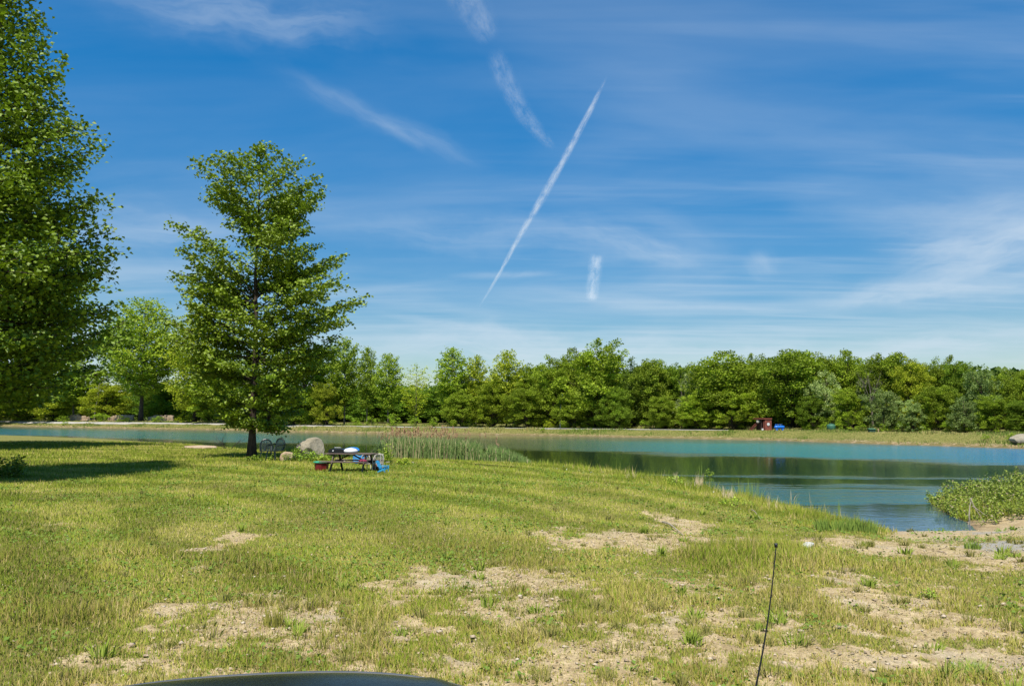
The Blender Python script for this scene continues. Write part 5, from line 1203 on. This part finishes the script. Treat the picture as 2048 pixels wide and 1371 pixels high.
bare(1533, 850, 712, 14, 9, 'bare twiggy snag poking above the wood over the red shed')
bare(1363, 850, 728, 13, 10, 'bare snag beside the silvery wind-turned tree')
bare(1742, 850, 708, 14, 11, 'bare snag above the green box in the wood')
bare(1215, 850, 700, 12, 12, 'leafless stem at the right shoulder of the highest crown')
# ------------------------------------------------------------------ the vehicle under the camera
def paint():
    m, nt, out = newmat('dark_green_paint')
    bs = nd(nt, 'ShaderNodeBsdfPrincipled', Base_Color=(.012, .014, .010, 1), Roughness=.2, Metallic=0.0); bs.inputs['Specular IOR Level'].default_value = .22
    t = nt.nodes.new('ShaderNodeTexCoord'); n = nd(nt, 'ShaderNodeTexNoise', Vector=t.outputs['Object'], Scale=60.0, Detail=3.0); nt.links.new(mth(nt, 'MULTIPLY_ADD', n.outputs[0], .22, c=.16), bs.inputs['Roughness'])
    nt.links.new(bs.outputs[0], out.inputs[0]); return m
M_paint = paint(); M_reflection = simple('grey_reflection', (.10, .105, .11), .45, .1, 20); M_glass = simple('tinted_glass', (.01, .012, .014), .05, .05, 5, spec=.6); M_tyre = simple('tyre_rubber', (.02, .02, .02), .8, .1, 12)
def car():
    yaw = R(9)
    e = empty('parked_car', (-.56, 0.62, 0), yaw, 'dark glossy vehicle under the camera, only its curved bonnet edge in view', 'car')
    # local: +y forward. bonnet from y=1.15 (cowl) to y=3.05 (front), half width .86
    W = .90; F0, B0 = 2.62, 1.0
    def zt(u, v):     # u -1..1 across, v 0..1 cowl->front
        z = 1.466 - .05 * v ** 2 - .035 * u ** 2 - .06 * abs(u) ** 5
        z -= .15 * max(0, (v - .72) / .28) ** 2.2
        return z
    nu, nv = 41, 31; V, F = [], []
    for j in range(nv):
        v = j / (nv - 1)
        for i in range(nu):
            u = -1 + 2 * i / (nu - 1); yy = B0 + (F0 - B0) * v - .20 * v * abs(u) ** 2.6
            crease = .012 * math.exp(-((abs(u) - .72) / .04) ** 2)
            V.append((u * W, yy, zt(u, v) + crease))
    for j in range(nv - 1):
        for i in range(nu - 1): a = j * nu + i; F.append((a, a + 1, a + nu + 1, a + nu))
    b0 = len(V)       # lip round the edge, turned down
    o = link('bonnet', np_mesh('bonnet', np.array(V), np.array(F), None, True), M_paint, e)
    md = o.modifiers.new('s', 'SOLIDIFY'); md.thickness = .03; md.offset = -1
    sm = MB()
    for s in (-1, 1): sm.tube([(s * .46, B0 + .1, zt(.51, .05) + .006), (s * .50, B0 + .9, zt(.55, .5) + .006), (s * .51, F0 - .72, zt(.56, .60) - .004)], .008, 6)
    sm.build('crease', M_paint, e)
    tr_ = MB(); tr_.tube([(-W * .93 + 2 * W * .93 * k / 24, B0 + (F0 - B0) * .90 - .20 * .9 * abs(-.93 + 1.86 * k / 24) ** 2.6, zt(-.93 + 1.86 * k / 24, .90) + .004) for k in range(25)], .011, 6); tr_.build('reflection_strip', M_reflection, e)  # added grey strip standing in for the band reflected across the bonnet
    # front and flanks
    def skirt(pts, z1, name, mat, drop=.0):
        vv, ff = [], []
        for k, (x, y, z) in enumerate(pts):
            vv += [(x, y, z - .035), (x * 1.03, y + .06 * (1 if abs(x) < .7 else .3), z - .22), (x * 1.05, y + .08 * (1 if abs(x) < .7 else .3), z1)]
        for k in range(len(pts) - 1):
            for q in range(2): ff.append((k * 3 + q, k * 3 + q + 1, k * 3 + q + 4, k * 3 + q + 3))
        oo = link(name, np_mesh(name, np.array(vv), np.array(ff), None, True), mat, e); m2 = oo.modifiers.new('s', 'SOLIDIFY'); m2.thickness = .03
    fr = [V[(nv - 1) * nu + i] for i in range(nu)]; skirt(fr, .42, 'front_panel', M_paint)
    for i in (0, nu - 1):
        skirt([V[j * nu + i] for j in range(nv)], .55, 'wing', M_paint)
    fs = fr[20]
    g = MB(); g.box((0, fs[1] + .06, .86), (.9, .06, .22), None, .02)
    for k in range(5): g.box((0, fs[1] + .10, .78 + k * .04), (.84, .03, .014))
    g.build('grille', M_black, e)
    for s in (-1, 1):
        h = MB(); h.lathe([(0, 0), (.09, 0), (.10, .03), (.08, .06), (0, .07)], (s * .58, fs[1] - .04, .88), 20, Matrix.Rotation(R(-90), 3, 'X')); h.build('headlight', M_white, e)
        for yw in (1.75, -1.05):
            wl = MB(); wl.lathe([(.20, -.11), (.33, -.11), (.36, -.08), (.36, .08), (.33, .11), (.20, .11)], (s * .76, yw, .36), 28, Matrix.Rotation(R(90), 3, 'Y')); w_ = wl.build('wheel', M_tyre, e, True)
            rm = MB(); rm.lathe([(0, -.09), (.19, -.10), (.205, -.112), (.205, .112), (.19, .10), (0, .09)], (s * .76, yw, .36), 20, Matrix.Rotation(R(90), 3, 'Y')); rm.build('rim', M_chrome, w_)
    bd = MB(); bd.box((0, -.65, .92), (1.62, 3.3, .55), None, .08); bd.build('body', M_paint, e)
    ws = MB(); ws.v += [(-.70, 1.0, 1.28), (.70, 1.0, 1.28), (.60, .50, 1.72), (-.60, .50, 1.72), (-.70, .97, 1.26), (.70, .97, 1.26), (.60, .47, 1.70), (-.60, .47, 1.70)]
    ws.f += [(0, 1, 2, 3), (7, 6, 5, 4), (0, 4, 5, 1), (1, 5, 6, 2), (2, 6, 7, 3), (3, 7, 4, 0)]; ws.build('windscreen', M_glass, e)
    rf = MB(); rf.box((0, -.55, 1.72), (1.22, 2.0, .05), None, .02); rf.build('roof', M_paint, e)
    cb = MB(); cb.box((0, -.60, 1.45), (1.30, 2.0, .48), None, .04); cb.build('cabin', M_glass, e)
    return e
CAR = car()
def antenna():
    a = at_y(1496, 1430, 2.25); t = at_y(1552, 1090, 2.28)
    a, t = Vector(a), Vector(t); d = (t - a)
    base = a - d * .12
    e = empty('whip_antenna', base, 0, 'thin black whip antenna rising from the vehicle at lower right', 'antenna')
    m = MB(); L = t - base; pts = [Vector((0, 0, 0)) + L * s + Vector((.012 * math.sin(s * 3.1), 0, 0)) for s in np.linspace(0, 1, 14)]; m.tube(pts, [.0032 - .0016 * s for s in np.linspace(0, 1, 14)], 8)
    m.build('mast', M_black, e); k = MB(); k.lathe([(0, -.006), (.0045, -.005), (.005, 0), (.0045, .006), (0, .007)], tuple(L), 10); k.build('tip', M_black, e, True)
    b = MB(); b.lathe([(.022, -.03), (.02, .0), (.012, .03), (.006, .06), (.0, .062)], (0, 0, 0), 14); b.build('base', M_black, e, True)
    # bracket arm down to the wing
    w = MB(); w.tube([(0, 0, -.02), (0, 0, -.30), (-.2, .05, -.42)], .014, 8); w.build('bracket', M_black, e)
antenna()

# ------------------------------------------------------------------ contrails
def contrail(px, label, alpha, scale, seed):
    """px: list of (x, y, width) along the trail; laid at one altitude"""
    ALT = 900.0; C_ = []
    for x, y, w in px:
        d = ray(x, y); t = (ALT - CAMZ) / d[2]; C_.append((np.array([d[0] * t, d[1] * t, ALT]), w / FPX * t * np.linalg.norm(d)))
    # resample
    n = 60; s = np.linspace(0, len(C_) - 1, n); P = np.array([[np.interp(q, range(len(C_)), [c[0][k] for c in C_]) for k in range(3)] for q in s]); W = np.array([np.interp(q, range(len(C_)), [c[1] for c in C_]) for q in s])
    V, col, F = [], [], []; nc = 13
    rs = np.random.RandomState(seed); tot = 0
    for i in range(n):
        d = P[min(i + 1, n - 1)] - P[max(i - 1, 0)]; d /= np.linalg.norm(d); view = P[i] / np.linalg.norm(P[i]); sd = np.cross(d, view); sd /= np.linalg.norm(sd)
        endf = smst(min(i, n - 1 - i) / (n * .14), 0, 1)
        for lay in (-1, 1):
            for k in range(nc):
                u = -1 + 2 * k / (nc - 1); th = .25 * W[i] * math.sqrt(max(0, 1 - u * u)) * lay
                V.append(P[i] + sd * u * W[i] * .5 + view * th); fa = (1 - u * u) ** 2.0 * endf; col.append((fa, i / n, (u + 1) / 2))
    m_ = 2 * nc
    for i in range(n - 1):
        for k in range(nc - 1):
            a = i * m_ + k; F.append((a, a + 1, a + m_ + 1, a + m_)); a += nc; F.append((a, a + m_, a + m_ + 1, a + 1))
    m, nt, out = newmat('ice_trail'); at = nd(nt, 'ShaderNodeAttribute', _attribute_name='Col'); sc = nd(nt, 'ShaderNodeSeparateColor', Color=at.outputs['Color'])
    vv = nd(nt, 'ShaderNodeCombineXYZ', X=mth(nt, 'MULTIPLY', sc.outputs[1], scale[0]), Y=mth(nt, 'MULTIPLY', sc.outputs[2], scale[1]), Z=float(seed))
    nz = nd(nt, 'ShaderNodeTexNoise', Vector=vv.outputs[0], Scale=1.0, Detail=6.0, Roughness=.65)
    f = mth(nt, 'MULTIPLY', mth(nt, 'MULTIPLY', sc.outputs[0], smooth(nt, nz.outputs[0], .25, .72)), alpha * 1.0, True)
    df = nd(nt, 'ShaderNodeBsdfDiffuse', Color=(.9, .9, .9, 1)); tl = nd(nt, 'ShaderNodeBsdfTranslucent', Color=(.9, .9, .9, 1)); ad = nd(nt, 'ShaderNodeMixShader', i0=.6, i1=df.outputs[0], i2=tl.outputs[0])
    tr = nt.nodes.new('ShaderNodeBsdfTransparent'); mx = nd(nt, 'ShaderNodeMixShader', i0=f, i1=tr.outputs[0], i2=ad.outputs[0]); nt.links.new(mx.outputs[0], out.inputs[0])
    o = link('contrail', np_mesh('contrail', np.array(V), np.array(F), np.array(col), True), m); tag(o, label, 'contrail')
contrail([(1216, 148, 6), (1180, 222, 14), (1130, 315, 18), (1085, 395, 20), (1040, 470, 14), (1000, 545, 9), (956, 618, 5)], 'long thin straight contrail slanting across the middle of the sky', .26, (22, 2.2), 1)
contrail([(985, 95, 46), (1010, 160, 50), (1045, 225, 44), (1075, 262, 34), (1110, 300, 20)], 'broad ragged contrail fragment left of the top of the long thin one', .085, (9, 3), 2)
contrail([(905, -40, 80), (945, 15, 84), (985, 85, 50)], 'wide short contrail fragment cut off by the top of the photo', .075, (5, 4), 3)
contrail([(1194, 505, 34), (1188, 550, 34), (1182, 604, 30)], 'short stubby contrail scrap low in the middle of the sky', .20, (4, 2.5), 4)
